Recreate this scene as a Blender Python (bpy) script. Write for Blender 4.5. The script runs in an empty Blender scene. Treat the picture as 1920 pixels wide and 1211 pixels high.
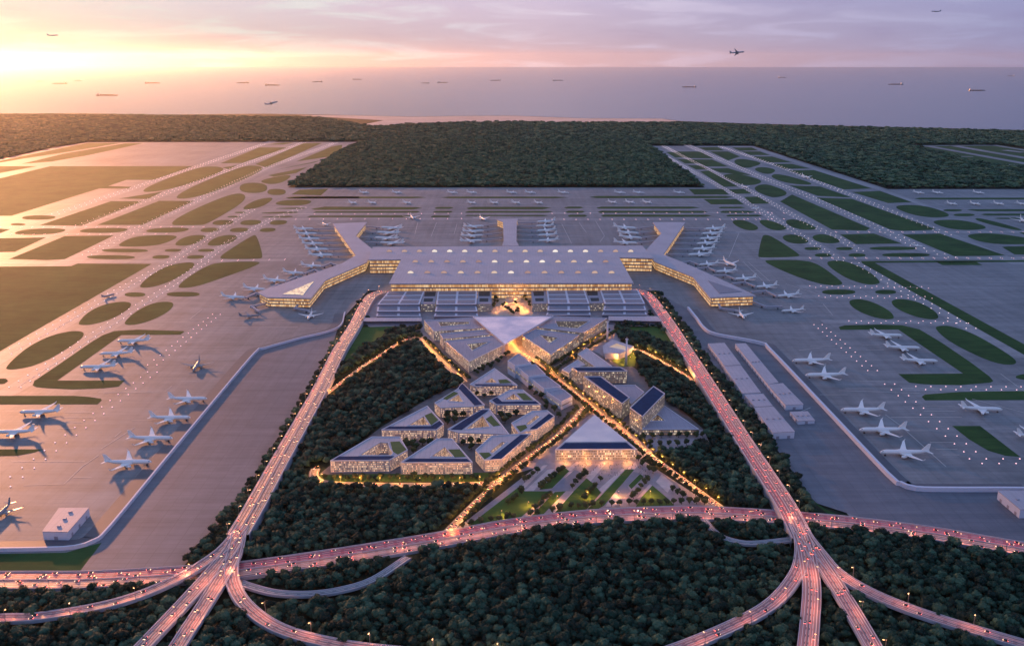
import bpy, math, random
import numpy as np
from mathutils import Vector, Matrix
from mathutils.geometry import tessellate_polygon
random.seed(7); rng = np.random.default_rng(7)
scene = bpy.context.scene
COL = scene.collection
R = math.radians
# ---------------------------------------------------------------- camera
IW, IH, F, H, HOR = 1920.0, 1211.0, 1700.0, 530.0, 110.0
TH = math.atan((IH/2 - HOR)/F)
cam_d = bpy.data.cameras.new("camera"); cam = bpy.data.objects.new("camera", cam_d); COL.objects.link(cam)
cam.location = (0, 0, H); cam.rotation_euler = (math.pi/2 - TH, 0, 0)
cam_d.sensor_width = 36; cam_d.lens = 36*F/IW; cam_d.clip_start = 1; cam_d.clip_end = 600000
scene.camera = cam
# ---------------------------------------------------------------- light
SUN_AZ, SUN_EL = -35.0, 10.0          # azimuth from the viewing direction (+Y), negative = towards -X
SKY = 1.0
sd = bpy.data.lights.new("sun", 'SUN'); sun = bpy.data.objects.new("sun", sd); COL.objects.link(sun)
sd.energy = 10.0; sd.angle = R(2.6); sd.color = (1.0, 0.40, 0.16)
sun_dir = Vector((math.sin(R(SUN_AZ))*math.cos(R(SUN_EL)), math.cos(R(SUN_AZ))*math.cos(R(SUN_EL)), math.sin(R(SUN_EL))))
sun.rotation_euler = sun_dir.to_track_quat('Z', 'Y').to_euler()
scene.view_settings.view_transform = 'Standard'; scene.view_settings.look = 'None'
scene.view_settings.exposure = 0.0; scene.view_settings.gamma = 1.0
scene.render.film_transparent = False
scene.cycles.use_denoising = True
scene.cycles.max_bounces = 6; scene.cycles.diffuse_bounces = 2; scene.cycles.glossy_bounces = 2
scene.cycles.transparent_max_bounces = 6; scene.cycles.volume_bounces = 0
scene.cycles.sample_clamp_indirect = 4.0

def ramp(nt, stops, fac=None, interp='LINEAR'):
    n = nt.nodes.new('ShaderNodeValToRGB'); n.color_ramp.interpolation = interp
    e = n.color_ramp.elements
    while len(e) > 1: e.remove(e[-1])
    e[0].position = stops[0][0]; e[0].color = (*stops[0][1], 1)
    for p, c in stops[1:]:
        k = e.new(p); k.color = (*c, 1)
    if fac is not None: nt.links.new(fac, n.inputs[0])
    return n
def mathn(nt, op, a, b=None, c=None, clamp=False):
    n = nt.nodes.new('ShaderNodeMath'); n.operation = op; n.use_clamp = clamp
    for i, v in enumerate((a, b, c)):
        if v is None: continue
        if isinstance(v, (int, float)): n.inputs[i].default_value = v
        else: nt.links.new(v, n.inputs[i])
    return n.outputs[0]
def mixc(nt, fac, a, b, mode='MIX'):
    n = nt.nodes.new('ShaderNodeMix'); n.data_type = 'RGBA'; n.blend_type = mode
    for i, v in ((0, fac), (6, a), (7, b)):
        if isinstance(v, (int, float)): n.inputs[i].default_value = v
        elif isinstance(v, tuple): n.inputs[i].default_value = (*v, 1)
        else: nt.links.new(v, n.inputs[i])
    return n.outputs[2]

def build_world():
    w = bpy.data.worlds.new("World"); scene.world = w; w.use_nodes = True
    nt = w.node_tree; nt.nodes.clear(); L = nt.links.new
    out = nt.nodes.new('ShaderNodeOutputWorld')
    sky = nt.nodes.new('ShaderNodeTexSky'); sky.sky_type = 'NISHITA'; sky.sun_disc = False
    sky.sun_elevation = R(SUN_EL); sky.sun_rotation = R(SUN_AZ); sky.altitude = 300
    b1 = nt.nodes.new('ShaderNodeBackground'); L(sky.outputs[0], b1.inputs[0]); b1.inputs[1].default_value = 0.008
    tc = nt.nodes.new('ShaderNodeTexCoord'); sep = nt.nodes.new('ShaderNodeSeparateXYZ'); L(tc.outputs['Generated'], sep.inputs[0])
    x, y, z = sep.outputs
    az = mathn(nt, 'ARCTAN2', x, y)                              # 0 straight ahead, negative to the sunset
    off = mathn(nt, 'ABSOLUTE', mathn(nt, 'WRAP', mathn(nt, 'ADD', az, R(40)), math.pi, -math.pi))   # away from the sunset glow, all round
    t = mathn(nt, 'MULTIPLY', off, 1/R(80), clamp=True)
    low = ramp(nt, [(0.0, (.24, .26, .30)), (.12, (.31, .31, .33)), (.24, (.54, .44, .44)), (.38, (.62, .44, .46)), (.5, (.60, .42, .50)),
                    (.66, (.46, .36, .49)), (.87, (.30, .28, .48)), (1.0, (.46, .44, .56))], t).outputs[0]
    mid = ramp(nt, [(0.0, (.40, .50, .50)), (.12, (.46, .53, .55)), (.24, (.60, .56, .64)), (.40, (.62, .50, .64)), (.52, (.60, .49, .66)),
                    (.64, (.43, .38, .59)), (.87, (.28, .29, .53)), (1.0, (.40, .42, .60))], t).outputs[0]
    el = mathn(nt, 'ARCSINE', z)
    f1 = mathn(nt, 'MULTIPLY', el, 1/R(3.2), clamp=True)
    c = mixc(nt, f1, low, mid)
    high = ramp(nt, [(0.0, (.46, .45, .62)), (.4, (.30, .38, .70)), (1.0, (.15, .32, .75))], t).outputs[0]
    f2 = mathn(nt, 'MULTIPLY_ADD', el, 1/R(22), -.20, clamp=True)
    c = mixc(nt, f2, c, high)
    # long thin clouds, laid out by direction
    comb = nt.nodes.new('ShaderNodeCombineXYZ')
    L(mathn(nt, 'MULTIPLY', az, 6.0), comb.inputs[0]); L(mathn(nt, 'MULTIPLY', el, 46.0), comb.inputs[1])
    nz = nt.nodes.new('ShaderNodeTexNoise'); L(comb.outputs[0], nz.inputs['Vector'])
    nz.inputs['Scale'].default_value = 1.35; nz.inputs['Detail'].default_value = 7; nz.inputs['Roughness'].default_value = .55
    nz.inputs['Distortion'].default_value = .5
    cl = nt.nodes.new('ShaderNodeMapRange'); cl.interpolation_type = 'SMOOTHSTEP'; L(nz.outputs[0], cl.inputs[0])
    cl.inputs[1].default_value = .47; cl.inputs[2].default_value = .66
    bright = ramp(nt, [(0.0, (.34, .46, .46)), (.15, (.46, .56, .56)), (.35, (.68, .70, .72)), (.52, (.76, .66, .80)), (.68, (.53, .47, .68)), (.87, (.33, .35, .58)), (1.0, (.42, .43, .60))], t).outputs[0]
    cf = mathn(nt, 'MULTIPLY', cl.outputs[0], .75)
    c = mixc(nt, cf, c, bright)
    cl2 = nt.nodes.new('ShaderNodeMapRange'); cl2.interpolation_type = 'SMOOTHSTEP'; L(nz.outputs[0], cl2.inputs[0])
    cl2.inputs[1].default_value = .46; cl2.inputs[2].default_value = .30
    c = mixc(nt, mathn(nt, 'MULTIPLY', cl2.outputs[0], .30), c, mixc(nt, 1.0, c, (.80, .72, .82), 'MULTIPLY'))
    b2 = nt.nodes.new('ShaderNodeBackground'); L(c, b2.inputs[0]); b2.inputs[1].default_value = SKY
    add = nt.nodes.new('ShaderNodeAddShader'); L(b1.outputs[0], add.inputs[0]); L(b2.outputs[0], add.inputs[1])
    L(add.outputs[0], out.inputs[0])
build_world()
# ---------------------------------------------------------------- survey: pixel of the photograph -> point of the site at height h
TILE = dict(O=(0,0,1), A=(0,240,4.6575), B=(400,240,4.6575), C=(1120,240,4.6575), D=(1520,240,4.6575), E=(0,480,4.6575),
            F=(0,700,4.6575), G=(400,380,5.0467), H=(1200,380,5.047), I=(1520,480,4.6575), J=(1520,720,4.6575), K=(680,520,6.0),
            L=(940,520,6.0), M=(600,700,5.044), N=(820,720,5.0467), a=(0,200,2.8828), b=(0,560,1.8603), c=(500,330,3.6696),
            d=(900,330,3.5556), e=(1200,200,2.6667), f=(1240,560,1.8603), g=(600,560,3.0275), h=(960,560,3.0275),
            P=(840,840,3.6923), Q=(300,880,3.2), R=(1040,620,5.503), S=(1240,900,2.8235), U=(840,395,7.385), V=(1380,960,6.857))
ST, CT = math.sin(TH), math.cos(TH)
def W(p, h=0.0, tile='O'):
    ox, oy, s = TILE[tile]
    u = ox + p[0]/s; v = oy + p[1]/s
    dx = (u - IW/2)/F; dy = (IH/2 - v)/F
    dz = -ST + dy*CT
    t = (h - H)/dz
    return Vector((dx*t, (CT + dy*ST)*t, h))
def WP(tile, pts, h=0.0): return [W(p, h, tile) for p in pts]
def px_scale(p):                      # rendered pixels (1920 wide) per metre at a world point
    return F/max(1.0, p[1]*CT + (H - p[2])*ST)
def ccw(pts):
    a = sum(pts[i-1][0]*pts[i][1] - pts[i][0]*pts[i-1][1] for i in range(len(pts)))
    return list(pts) if a > 0 else list(pts)[::-1]
def chaikin(pts, n=2):
    for _ in range(n):
        q = []
        for i in range(len(pts)):
            a, b = pts[i], pts[(i+1) % len(pts)]
            q += [a*.75 + b*.25, a*.25 + b*.75]
        pts = q
    return pts
def catmull(pts, step=8.0):
    P = [Vector(p) for p in pts]; out = []
    for i in range(len(P)-1):
        p0 = P[i-1] if i else P[i]*2 - P[i+1]; p1, p2 = P[i], P[i+1]
        p3 = P[i+2] if i+2 < len(P) else P[i+1]*2 - P[i]
        n = max(1, int((p2-p1).length/step))
        for k in range(n):
            t = k/n
            out.append(.5*((2*p1) + (p2-p0)*t + (2*p0-5*p1+4*p2-p3)*t*t + (3*p1-p0-3*p2+p3)*t**3))
    out.append(P[-1]); return out
def inside(poly, X, Y):               # numpy even-odd test
    r = np.zeros(X.shape, bool); n = len(poly)
    for i in range(n):
        x1, y1 = poly[i][0], poly[i][1]; x2, y2 = poly[i-1][0], poly[i-1][1]
        if y1 == y2: continue
        c = ((y1 > Y) != (y2 > Y)) & (X < (x2-x1)*(Y-y1)/(y2-y1) + x1)
        r ^= c
    return r
def seg_dist(line, X, Y):
    d = np.full(X.shape, 1e9)
    for a, b in zip(line[:-1], line[1:]):
        vx, vy = b[0]-a[0], b[1]-a[1]; l2 = vx*vx+vy*vy + 1e-9
        t = np.clip(((X-a[0])*vx + (Y-a[1])*vy)/l2, 0, 1)
        d = np.minimum(d, np.hypot(X-a[0]-t*vx, Y-a[1]-t*vy))
    return d
# ---------------------------------------------------------------- materials
MATS = {}
def new_mat(name):
    m = bpy.data.materials.new(name); m.use_nodes = True; nt = m.node_tree
    b = nt.nodes['Principled BSDF']; MATS[name] = m
    return m, nt, b
def plain(name, col, rough=.6, metal=0.0, emit=None, strength=0.0, noise=0.0, nscale=.2, spec=.5):
    m, nt, b = new_mat(name)
    b.inputs['Base Color'].default_value = (*col, 1); b.inputs['Roughness'].default_value = rough
    b.inputs['Metallic'].default_value = metal; b.inputs['Specular IOR Level'].default_value = spec
    if emit: b.inputs['Emission Color'].default_value = (*emit, 1); b.inputs['Emission Strength'].default_value = strength
    if noise:
        g = nt.nodes.new('ShaderNodeNewGeometry'); n = nt.nodes.new('ShaderNodeTexNoise'); nt.links.new(g.outputs['Position'], n.inputs['Vector'])
        n.inputs['Scale'].default_value = nscale; n.inputs['Detail'].default_value = 5
        r = ramp(nt, [(.25, tuple(c*(1-noise) for c in col)), (.75, tuple(min(1, c*(1+noise)) for c in col))], n.outputs[0])
        nt.links.new(r.outputs[0], b.inputs['Base Color'])
    return m
def noise_node(nt, vec, scale, detail=5, rough=.55):
    n = nt.nodes.new('ShaderNodeTexNoise'); nt.links.new(vec, n.inputs['Vector'])
    n.inputs['Scale'].default_value = scale; n.inputs['Detail'].default_value = detail; n.inputs['Roughness'].default_value = rough
    return n.outputs[0]
def mapping(nt, vec, scale, rot=0):
    n = nt.nodes.new('ShaderNodeMapping'); nt.links.new(vec, n.inputs['Vector']); n.inputs['Scale'].default_value = scale
    n.inputs['Rotation'].default_value = (0, 0, rot); return n.outputs[0]

def mat_concrete(name, c0, c1, rough=.62):
    m, nt, b = new_mat(name)
    g = nt.nodes.new('ShaderNodeNewGeometry').outputs['Position']
    big = noise_node(nt, g, .0035, 4)
    streak = noise_node(nt, mapping(nt, g, (.004, .045, 1), R(4)), 1.0, 6, .65)
    fine = noise_node(nt, g, .06, 6, .7)
    rubber = noise_node(nt, mapping(nt, g, (.05, .003, 1), R(-3)), 1.0, 5, .6)
    s = mathn(nt, 'ADD', mathn(nt, 'MULTIPLY', big, .30), mathn(nt, 'ADD', mathn(nt, 'MULTIPLY', streak, .34), mathn(nt, 'ADD', mathn(nt, 'MULTIPLY', rubber, .22), mathn(nt, 'MULTIPLY', fine, .14))))
    r = ramp(nt, [(.39, c0), (.60, c1)], s)
    br = nt.nodes.new('ShaderNodeTexBrick'); nt.links.new(g, br.inputs['Vector'])
    br.inputs['Scale'].default_value = .025; br.inputs['Mortar Size'].default_value = .012; br.offset = 0
    br.inputs['Color1'].default_value = (1, 1, 1, 1); br.inputs['Color2'].default_value = (.86, .86, .88, 1); br.inputs['Mortar'].default_value = (.70, .70, .70, 1)
    c = mixc(nt, .7, r.outputs[0], br.outputs['Color'], 'MULTIPLY')
    nt.links.new(c, b.inputs['Base Color']); b.inputs['Roughness'].default_value = rough
    b.inputs['Specular IOR Level'].default_value = .32
    return m
def mat_grass(name, c0, c1):
    m, nt, b = new_mat(name)
    g = nt.nodes.new('ShaderNodeNewGeometry').outputs['Position']
    s = mathn(nt, 'ADD', mathn(nt, 'MULTIPLY', noise_node(nt, g, .009, 7, .7), .6), mathn(nt, 'MULTIPLY', noise_node(nt, mapping(nt, g, (.012, .10, 1), R(12)), 1.0, 6, .7), .4))
    r = ramp(nt, [(.35, c0), (.66, c1)], s); nt.links.new(r.outputs[0], b.inputs['Base Color'])
    b.inputs['Roughness'].default_value = .9; b.inputs['Specular IOR Level'].default_value = .15
    return m
def mat_leaf(name, c0, c1, c2):
    m, nt, b = new_mat(name)
    oi = nt.nodes.new('ShaderNodeObjectInfo').outputs['Random']
    g = nt.nodes.new('ShaderNodeNewGeometry').outputs['Position']
    patch = noise_node(nt, g, .012, 3)
    n = noise_node(nt, g, .35, 3)
    f = mathn(nt, 'ADD', mathn(nt, 'MULTIPLY', oi, .62), mathn(nt, 'ADD', mathn(nt, 'MULTIPLY', patch, .35), mathn(nt, 'MULTIPLY', n, .2)))
    r = ramp(nt, [(.25, c0), (.62, c1), (.95, c2)], f); nt.links.new(r.outputs[0], b.inputs['Base Color'])
    b.inputs['Roughness'].default_value = .75; b.inputs['Specular IOR Level'].default_value = .25
    return m
def mat_windows(name, wall, glass, lit, strength, cell=2.4, mull=.30, share=.6, lit2=None, dim=.12):
    """a strip of glazing: uv.x in metres along the wall, uv.y the storey; each bay lit or dark by chance"""
    m, nt, b = new_mat(name)
    uv = nt.nodes.new('ShaderNodeUVMap').outputs[0]
    sp = nt.nodes.new('ShaderNodeSeparateXYZ'); nt.links.new(uv, sp.inputs[0])
    u = mathn(nt, 'DIVIDE', sp.outputs[0], cell); iu = mathn(nt, 'FLOOR', u); fu = mathn(nt, 'FRACT', u)
    cb = nt.nodes.new('ShaderNodeCombineXYZ'); nt.links.new(iu, cb.inputs[0]); nt.links.new(mathn(nt, 'FLOOR', sp.outputs[1]), cb.inputs[1])
    oi = nt.nodes.new('ShaderNodeObjectInfo').outputs['Random']; nt.links.new(mathn(nt, 'MULTIPLY', oi, 91.0), cb.inputs[2])
    wn = nt.nodes.new('ShaderNodeTexWhiteNoise'); wn.noise_dimensions = '3D'; nt.links.new(cb.outputs[0], wn.inputs['Vector'])
    grp = noise_node(nt, mapping(nt, cb.outputs[0], (.16, .6, 1)), 1.0, 2)
    v = mathn(nt, 'ADD', mathn(nt, 'MULTIPLY', wn.outputs[0], .55), mathn(nt, 'MULTIPLY', grp, .6))
    on = nt.nodes.new('ShaderNodeMapRange'); nt.links.new(v, on.inputs[0]); on.inputs[1].default_value = 1.0-share; on.inputs[2].default_value = 1.15-share*.5; on.inputs[3].default_value = dim
    pane = mathn(nt, 'GREATER_THAN', fu, mull)
    c = mixc(nt, pane, wall, glass); nt.links.new(c, b.inputs['Base Color'])
    nt.links.new(mathn(nt, 'MULTIPLY_ADD', pane, -.45, .6), b.inputs['Roughness'])
    ec = mixc(nt, wn.outputs[0], lit, lit2 or lit); nt.links.new(ec, b.inputs['Emission Color'])
    nt.links.new(mathn(nt, 'MULTIPLY', mathn(nt, 'MULTIPLY', on.outputs[0], pane), strength), b.inputs['Emission Strength'])
    return m
def mat_road(name, base, width, lanes, near, far):
    """asphalt tinted in long bands, light trails painted in on the busy roads, with painted edge and lane lines: uv.x metres across, uv.y metres along"""
    m, nt, b = new_mat(name)
    uv = nt.nodes.new('ShaderNodeUVMap').outputs[0]
    sp = nt.nodes.new('ShaderNodeSeparateXYZ'); nt.links.new(uv, sp.inputs[0]); x, y = sp.outputs[0], sp.outputs[1]
    trails = noise_node(nt, mapping(nt, uv, (.75, .0012, 1)), 1.0, 3, .6)
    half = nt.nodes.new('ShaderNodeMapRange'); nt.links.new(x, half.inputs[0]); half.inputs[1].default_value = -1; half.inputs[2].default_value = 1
    tint = mixc(nt, half.outputs[0], near, far)  # red and cream trails of car lights, put into the asphalt colour
    r = ramp(nt, [(.44, (0, 0, 0)), (.60, (1, 1, 1))], trails)
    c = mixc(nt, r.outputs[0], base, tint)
    ax = mathn(nt, 'ABSOLUTE', x)
    edge = mathn(nt, 'COMPARE', ax, width/2-1.1, .25)
    lw = (width/2-1.1)/lanes
    k = mathn(nt, 'ABSOLUTE', mathn(nt, 'SUBTRACT', mathn(nt, 'FRACT', mathn(nt, 'ADD', mathn(nt, 'DIVIDE', ax, lw), .5)), .5))
    lane = mathn(nt, 'MULTIPLY', mathn(nt, 'LESS_THAN', k, .06), mathn(nt, 'LESS_THAN', mathn(nt, 'FRACT', mathn(nt, 'DIVIDE', y, 12.0)), .7))
    lane = mathn(nt, 'MULTIPLY', lane, mathn(nt, 'LESS_THAN', ax, width/2-1.5))
    mk = mathn(nt, 'MAXIMUM', edge, lane)
    nt.links.new(mixc(nt, mk, c, (.78, .72, .62)), b.inputs['Base Color'])
    b.inputs['Roughness'].default_value = .5
    return m

mat_concrete('apron', (.120, .128, .132), (.285, .282, .282))
mat_concrete('lot', (.095, .105, .125), (.19, .195, .215))
mat_grass('grass', (.007, .038, .011), (.048, .112, .030))
mat_grass('lawn', (.035, .085, .018), (.085, .15, .035))
mat_grass('floor', (.010, .017, .010), (.028, .040, .020))
mat_grass('roof_green', (.06, .10, .035), (.11, .16, .06))
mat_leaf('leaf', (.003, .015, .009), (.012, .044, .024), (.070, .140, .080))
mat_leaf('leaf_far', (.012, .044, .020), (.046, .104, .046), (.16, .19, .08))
mat_leaf('leaf_street', (.020, .034, .014), (.04, .06, .02), (.08, .08, .03))
plain('bark', (.05, .04, .03), .9)
def mat_roof(name, c):
    m, nt, b = new_mat(name); g = nt.nodes.new('ShaderNodeNewGeometry').outputs['Position']
    n = mathn(nt, 'ADD', mathn(nt, 'MULTIPLY', noise_node(nt, g, .02, 4), .6), mathn(nt, 'MULTIPLY', noise_node(nt, mapping(nt, g, (.3, .03, 1)), 1.0, 4), .4))
    r = ramp(nt, [(.3, tuple(v*.84 for v in c)), (.7, tuple(min(1, v*1.12) for v in c))], n)
    br = nt.nodes.new('ShaderNodeTexBrick'); nt.links.new(g, br.inputs['Vector']); br.offset = 0; br.inputs['Scale'].default_value = .09; br.inputs['Mortar Size'].default_value = .025
    br.inputs['Brick Width'].default_value = .62; br.inputs['Row Height'].default_value = 1.2
    br.inputs['Color1'].default_value = (1, 1, 1, 1); br.inputs['Color2'].default_value = (.94, .94, .95, 1); br.inputs['Mortar'].default_value = (.72, .72, .74, 1)
    nt.links.new(mixc(nt, .8, r.outputs[0], br.outputs['Color'], 'MULTIPLY'), b.inputs['Base Color']); b.inputs['Roughness'].default_value = .55
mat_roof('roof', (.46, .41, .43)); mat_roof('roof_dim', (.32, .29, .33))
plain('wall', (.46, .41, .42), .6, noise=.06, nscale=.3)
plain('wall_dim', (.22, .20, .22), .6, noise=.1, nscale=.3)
plain('white_wall', (.62, .62, .68), .55, noise=.05, nscale=.2)
plain('parapet', (.66, .62, .66), .5)
plain('pv_blue', (.006, .032, .088), .6, noise=.25, nscale=.15, spec=.06)
plain('pv_grey', (.19, .185, .22), .4, noise=.15, nscale=.3, spec=.25)
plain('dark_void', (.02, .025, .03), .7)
plain('paving', (.33, .27, .27), .6, noise=.18, nscale=.12)
plain('paving_light', (.58, .46, .42), .6, noise=.15, nscale=.12)
plain('sand_paving', (.46, .36, .27), .6, noise=.15, nscale=.12)
plain('alley', (.13, .11, .105), .65, noise=.25, nscale=.1)
plain('slab_grey', (.20, .19, .22), .6, noise=.12, nscale=.1)
plain('asphalt', (.085, .085, .10), .55, noise=.15, nscale=.08)
plain('deck_side', (.46, .42, .44), .7, noise=.12, nscale=.1)
plain('aircraft_white', (.88, .82, .76), .35)
plain('aircraft_grey', (.26, .25, .26), .35)
plain('aircraft_dark', (.03, .035, .05), .3)
plain('metal_dark', (.10, .10, .11), .45)
plain('rubber', (.02, .02, .02), .8)
plain('bridge_grey', (.36, .35, .39), .5)
plain('pole', (.22, .22, .24), .4, .6)
plain('hull', (.06, .045, .05), .5); plain('ship_white', (.6, .58, .58), .5)
plain('paint_line', (.62, .58, .52), .6)
plain('lamp_glass', (.9, .7, .45), .4, emit=(1, .50, .16), strength=3)
plain('light_pink', (.9, .8, .8), .4, emit=(1, .50, .52), strength=2.7)
plain('light_white', (.9, .9, .9), .4, emit=(1, .72, .71), strength=2.7)
plain('car_red', (.9, .05, .03), .4, emit=(1, .15, .11), strength=12)
plain('car_white', (.9, .85, .7), .4, emit=(1, .60, .33), strength=9)
plain('car_glass', (.02, .02, .03), .1)
for nm, c in (('paint_grey', (.12, .12, .13)), ('paint_white', (.30, .29, .29)), ('paint_black', (.02, .02, .025))): plain(nm, c, .3)
plain('skin', (.4, .27, .2), .6); plain('cloth', (.12, .09, .10), .8)
plain('sand', (.42, .36, .31), .8, noise=.15, nscale=.004)
mat_windows('glaze_terminal', (.30, .22, .15), (.10, .07, .05), (1.0, .42, .11), 1.0, cell=3.4, mull=.20, share=.72, lit2=(1.0, .68, .36), dim=.38)
mat_windows('glaze_flat', (.48, .42, .42), (.10, .08, .09), (1.0, .40, .17), 1.5, cell=1.7, mull=.42, share=.62, lit2=(1.0, .66, .40))
mat_windows('glaze_office', (.36, .33, .33), (.035, .035, .045), (1.0, .50, .20), 1.4, cell=2.2, mull=.36, share=.42, lit2=(1.0, .82, .58))
mat_windows('glaze_dark', (.20, .19, .22), (.02, .03, .05), (1.0, .70, .42), 1.3, cell=2.2, mull=.32, share=.34, lit2=(1.0, .82, .6))
mat_windows('glaze_roof', (.60, .56, .60), (.5, .4, .3), (1.0, .62, .24), 1.0, cell=4.0, mull=.22, share=.95, lit2=(1.0, .74, .38))
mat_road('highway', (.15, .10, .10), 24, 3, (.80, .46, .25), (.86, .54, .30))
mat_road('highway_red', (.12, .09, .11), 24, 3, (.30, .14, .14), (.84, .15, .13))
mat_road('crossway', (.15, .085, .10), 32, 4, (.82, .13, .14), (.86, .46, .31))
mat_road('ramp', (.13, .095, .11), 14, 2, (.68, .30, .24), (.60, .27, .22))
mat_road('lane_grey', (.13, .14, .16), 8, 1, (.22, .22, .24), (.22, .22, .24))
mat_road('street', (.24, .17, .12), 11, 1, (.40, .28, .18), (.40, .28, .18))
def mat_dome():
    m, nt, b = new_mat('dome_glass')
    oi = nt.nodes.new('ShaderNodeObjectInfo').outputs['Random']
    b.inputs['Base Color'].default_value = (.5, .4, .33, 1); b.inputs['Roughness'].default_value = .2
    r = ramp(nt, [(0, (1, .46, .22)), (.5, (1, .70, .44)), (1, (1, .9, .76))], oi); nt.links.new(r.outputs[0], b.inputs['Emission Color'])
    nt.links.new(mathn(nt, 'MULTIPLY_ADD', oi, .75, .25), b.inputs['Emission Strength'])
mat_dome()
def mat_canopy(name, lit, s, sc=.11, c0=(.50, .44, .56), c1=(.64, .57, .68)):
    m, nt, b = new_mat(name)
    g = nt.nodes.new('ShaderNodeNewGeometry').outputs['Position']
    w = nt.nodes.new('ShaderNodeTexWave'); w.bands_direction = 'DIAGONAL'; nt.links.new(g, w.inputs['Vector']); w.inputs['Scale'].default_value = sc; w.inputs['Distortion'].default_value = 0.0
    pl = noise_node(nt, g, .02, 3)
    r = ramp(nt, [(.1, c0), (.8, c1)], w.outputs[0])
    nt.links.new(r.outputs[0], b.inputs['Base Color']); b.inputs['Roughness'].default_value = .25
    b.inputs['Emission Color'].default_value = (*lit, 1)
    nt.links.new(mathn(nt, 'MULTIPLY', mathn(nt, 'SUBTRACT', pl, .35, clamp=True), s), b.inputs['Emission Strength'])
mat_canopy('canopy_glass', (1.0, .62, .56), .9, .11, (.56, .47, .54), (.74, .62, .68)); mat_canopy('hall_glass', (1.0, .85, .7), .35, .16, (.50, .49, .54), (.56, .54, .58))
def mat_sea():
    m, nt, b = new_mat('sea')
    g = nt.nodes.new('ShaderNodeNewGeometry').outputs['Position']
    b.inputs['Base Color'].default_value = (.035, .055, .085, 1); b.inputs['Roughness'].default_value = .22
    n = noise_node(nt, mapping(nt, g, (.008, .02, 1)), 1.0, 6, .7)
    bp = nt.nodes.new('ShaderNodeBump'); bp.inputs['Strength'].default_value = .5; bp.inputs['Distance'].default_value = 6.0
    nt.links.new(n, bp.inputs['Height']); nt.links.new(bp.outputs[0], b.inputs['Normal'])
mat_sea()
# ---------------------------------------------------------------- builders
class MB:
    def __init__(s): s.v = []; s.f = []; s.m = []; s.uv = {}
    def poly(s, pts, mi=0, uv=None):
        i = len(s.v); s.v += [tuple(p) for p in pts]; s.f.append(tuple(range(i, i+len(pts)))); s.m.append(mi)
        if uv: s.uv[len(s.f)-1] = uv
    def quad(s, a, b, c, d, mi=0, uv=None): s.poly((a, b, c, d), mi, uv)
    def box(s, x0, x1, y0, y1, z0, z1, mi=0, bottom=True):
        p = [(x0,y0,z0),(x1,y0,z0),(x1,y1,z0),(x0,y1,z0),(x0,y0,z1),(x1,y0,z1),(x1,y1,z1),(x0,y1,z1)]
        i = len(s.v); s.v += p
        fs = [(4,5,6,7),(0,1,5,4),(1,2,6,5),(2,3,7,6),(3,0,4,7)] + ([(3,2,1,0)] if bottom else [])
        for f in fs: s.f.append(tuple(i+k for k in f)); s.m.append(mi)
    def prism(s, pts, z0, z1, mi=0, top=True, bottom=False, mt=None):
        pts = ccw(pts); n = len(pts); i = len(s.v)
        s.v += [(p[0], p[1], z0) for p in pts] + [(p[0], p[1], z1) for p in pts]
        for k in range(n):
            j = (k+1) % n; s.f.append((i+k, i+j, i+n+j, i+n+k)); s.m.append(mi)
        if top: s.f.append(tuple(i+n+k for k in range(n))); s.m.append(mi if mt is None else mt)
        if bottom: s.f.append(tuple(i+k for k in range(n))[::-1]); s.m.append(mi)
    def lathe(s, prof, n=12, axis='x', mi=0):
        """prof: list of (position along axis, radius, offset_z)"""
        i = len(s.v)
        for (x, r, oz) in prof:
            for k in range(n):
                a = 2*math.pi*k/n; c, d = r*math.cos(a), r*math.sin(a)
                s.v.append((x, c, d+oz) if axis == 'x' else (c, d, x+oz))
        for q in range(len(prof)-1):
            for k in range(n):
                j = (k+1) % n; A = (i+q*n+k, i+q*n+j, i+(q+1)*n+j, i+(q+1)*n+k)
                s.f.append(A if axis != 'x' else A); s.m.append(mi)
        s.f.append(tuple(i+k for k in range(n))[::-1]); s.m.append(mi)
        s.f.append(tuple(i+(len(prof)-1)*n+k for k in range(n))); s.m.append(mi)
    def merge(s, o, M):
        i = len(s.v); s.v += [tuple(M @ Vector(p)) for p in o.v]
        s.f += [tuple(i+k for k in f) for f in o.f]; s.m += o.m
    def mesh(s, name, mats, smooth=False):
        me = bpy.data.meshes.new(name); me.from_pydata(s.v, [], s.f)
        for m in mats: me.materials.append(MATS[m])
        me.polygons.foreach_set('material_index', s.m)
        if s.uv:
            l = me.uv_layers.new(name='UVMap'); d = l.data
            for fi, uv in s.uv.items():
                for k, li in enumerate(me.polygons[fi].loop_indices): d[li].uv = uv[k]
        if smooth: me.polygons.foreach_set('use_smooth', [True]*len(s.f))
        me.update(); return me
def link(name, data, parent=None, loc=None):
    o = bpy.data.objects.new(name, data); COL.objects.link(o)
    if parent is not None: o.parent = parent
    if loc is not None: o.location = loc
    return o
def tag(o, label=None, cat=None, group=None, kind=None):
    if label: o['label'] = label
    if cat: o['category'] = cat
    if group: o['group'] = group
    if kind: o['kind'] = kind
    return o
def empty(name, loc, label, cat, group=None, rz=0):
    o = link(name, None, None, loc); o.rotation_euler = (0, 0, rz); o.empty_display_size = 2
    return tag(o, label, cat, group)
def put(name, mb, mats, parent=None, smooth=False): return link(name, mb.mesh(name, mats if isinstance(mats, (list, tuple)) else [mats], smooth), parent)
def structure(name, mb, mats, label, cat): return tag(put(name, mb, mats), label, cat, None, 'structure')
KIDS = {}
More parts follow.
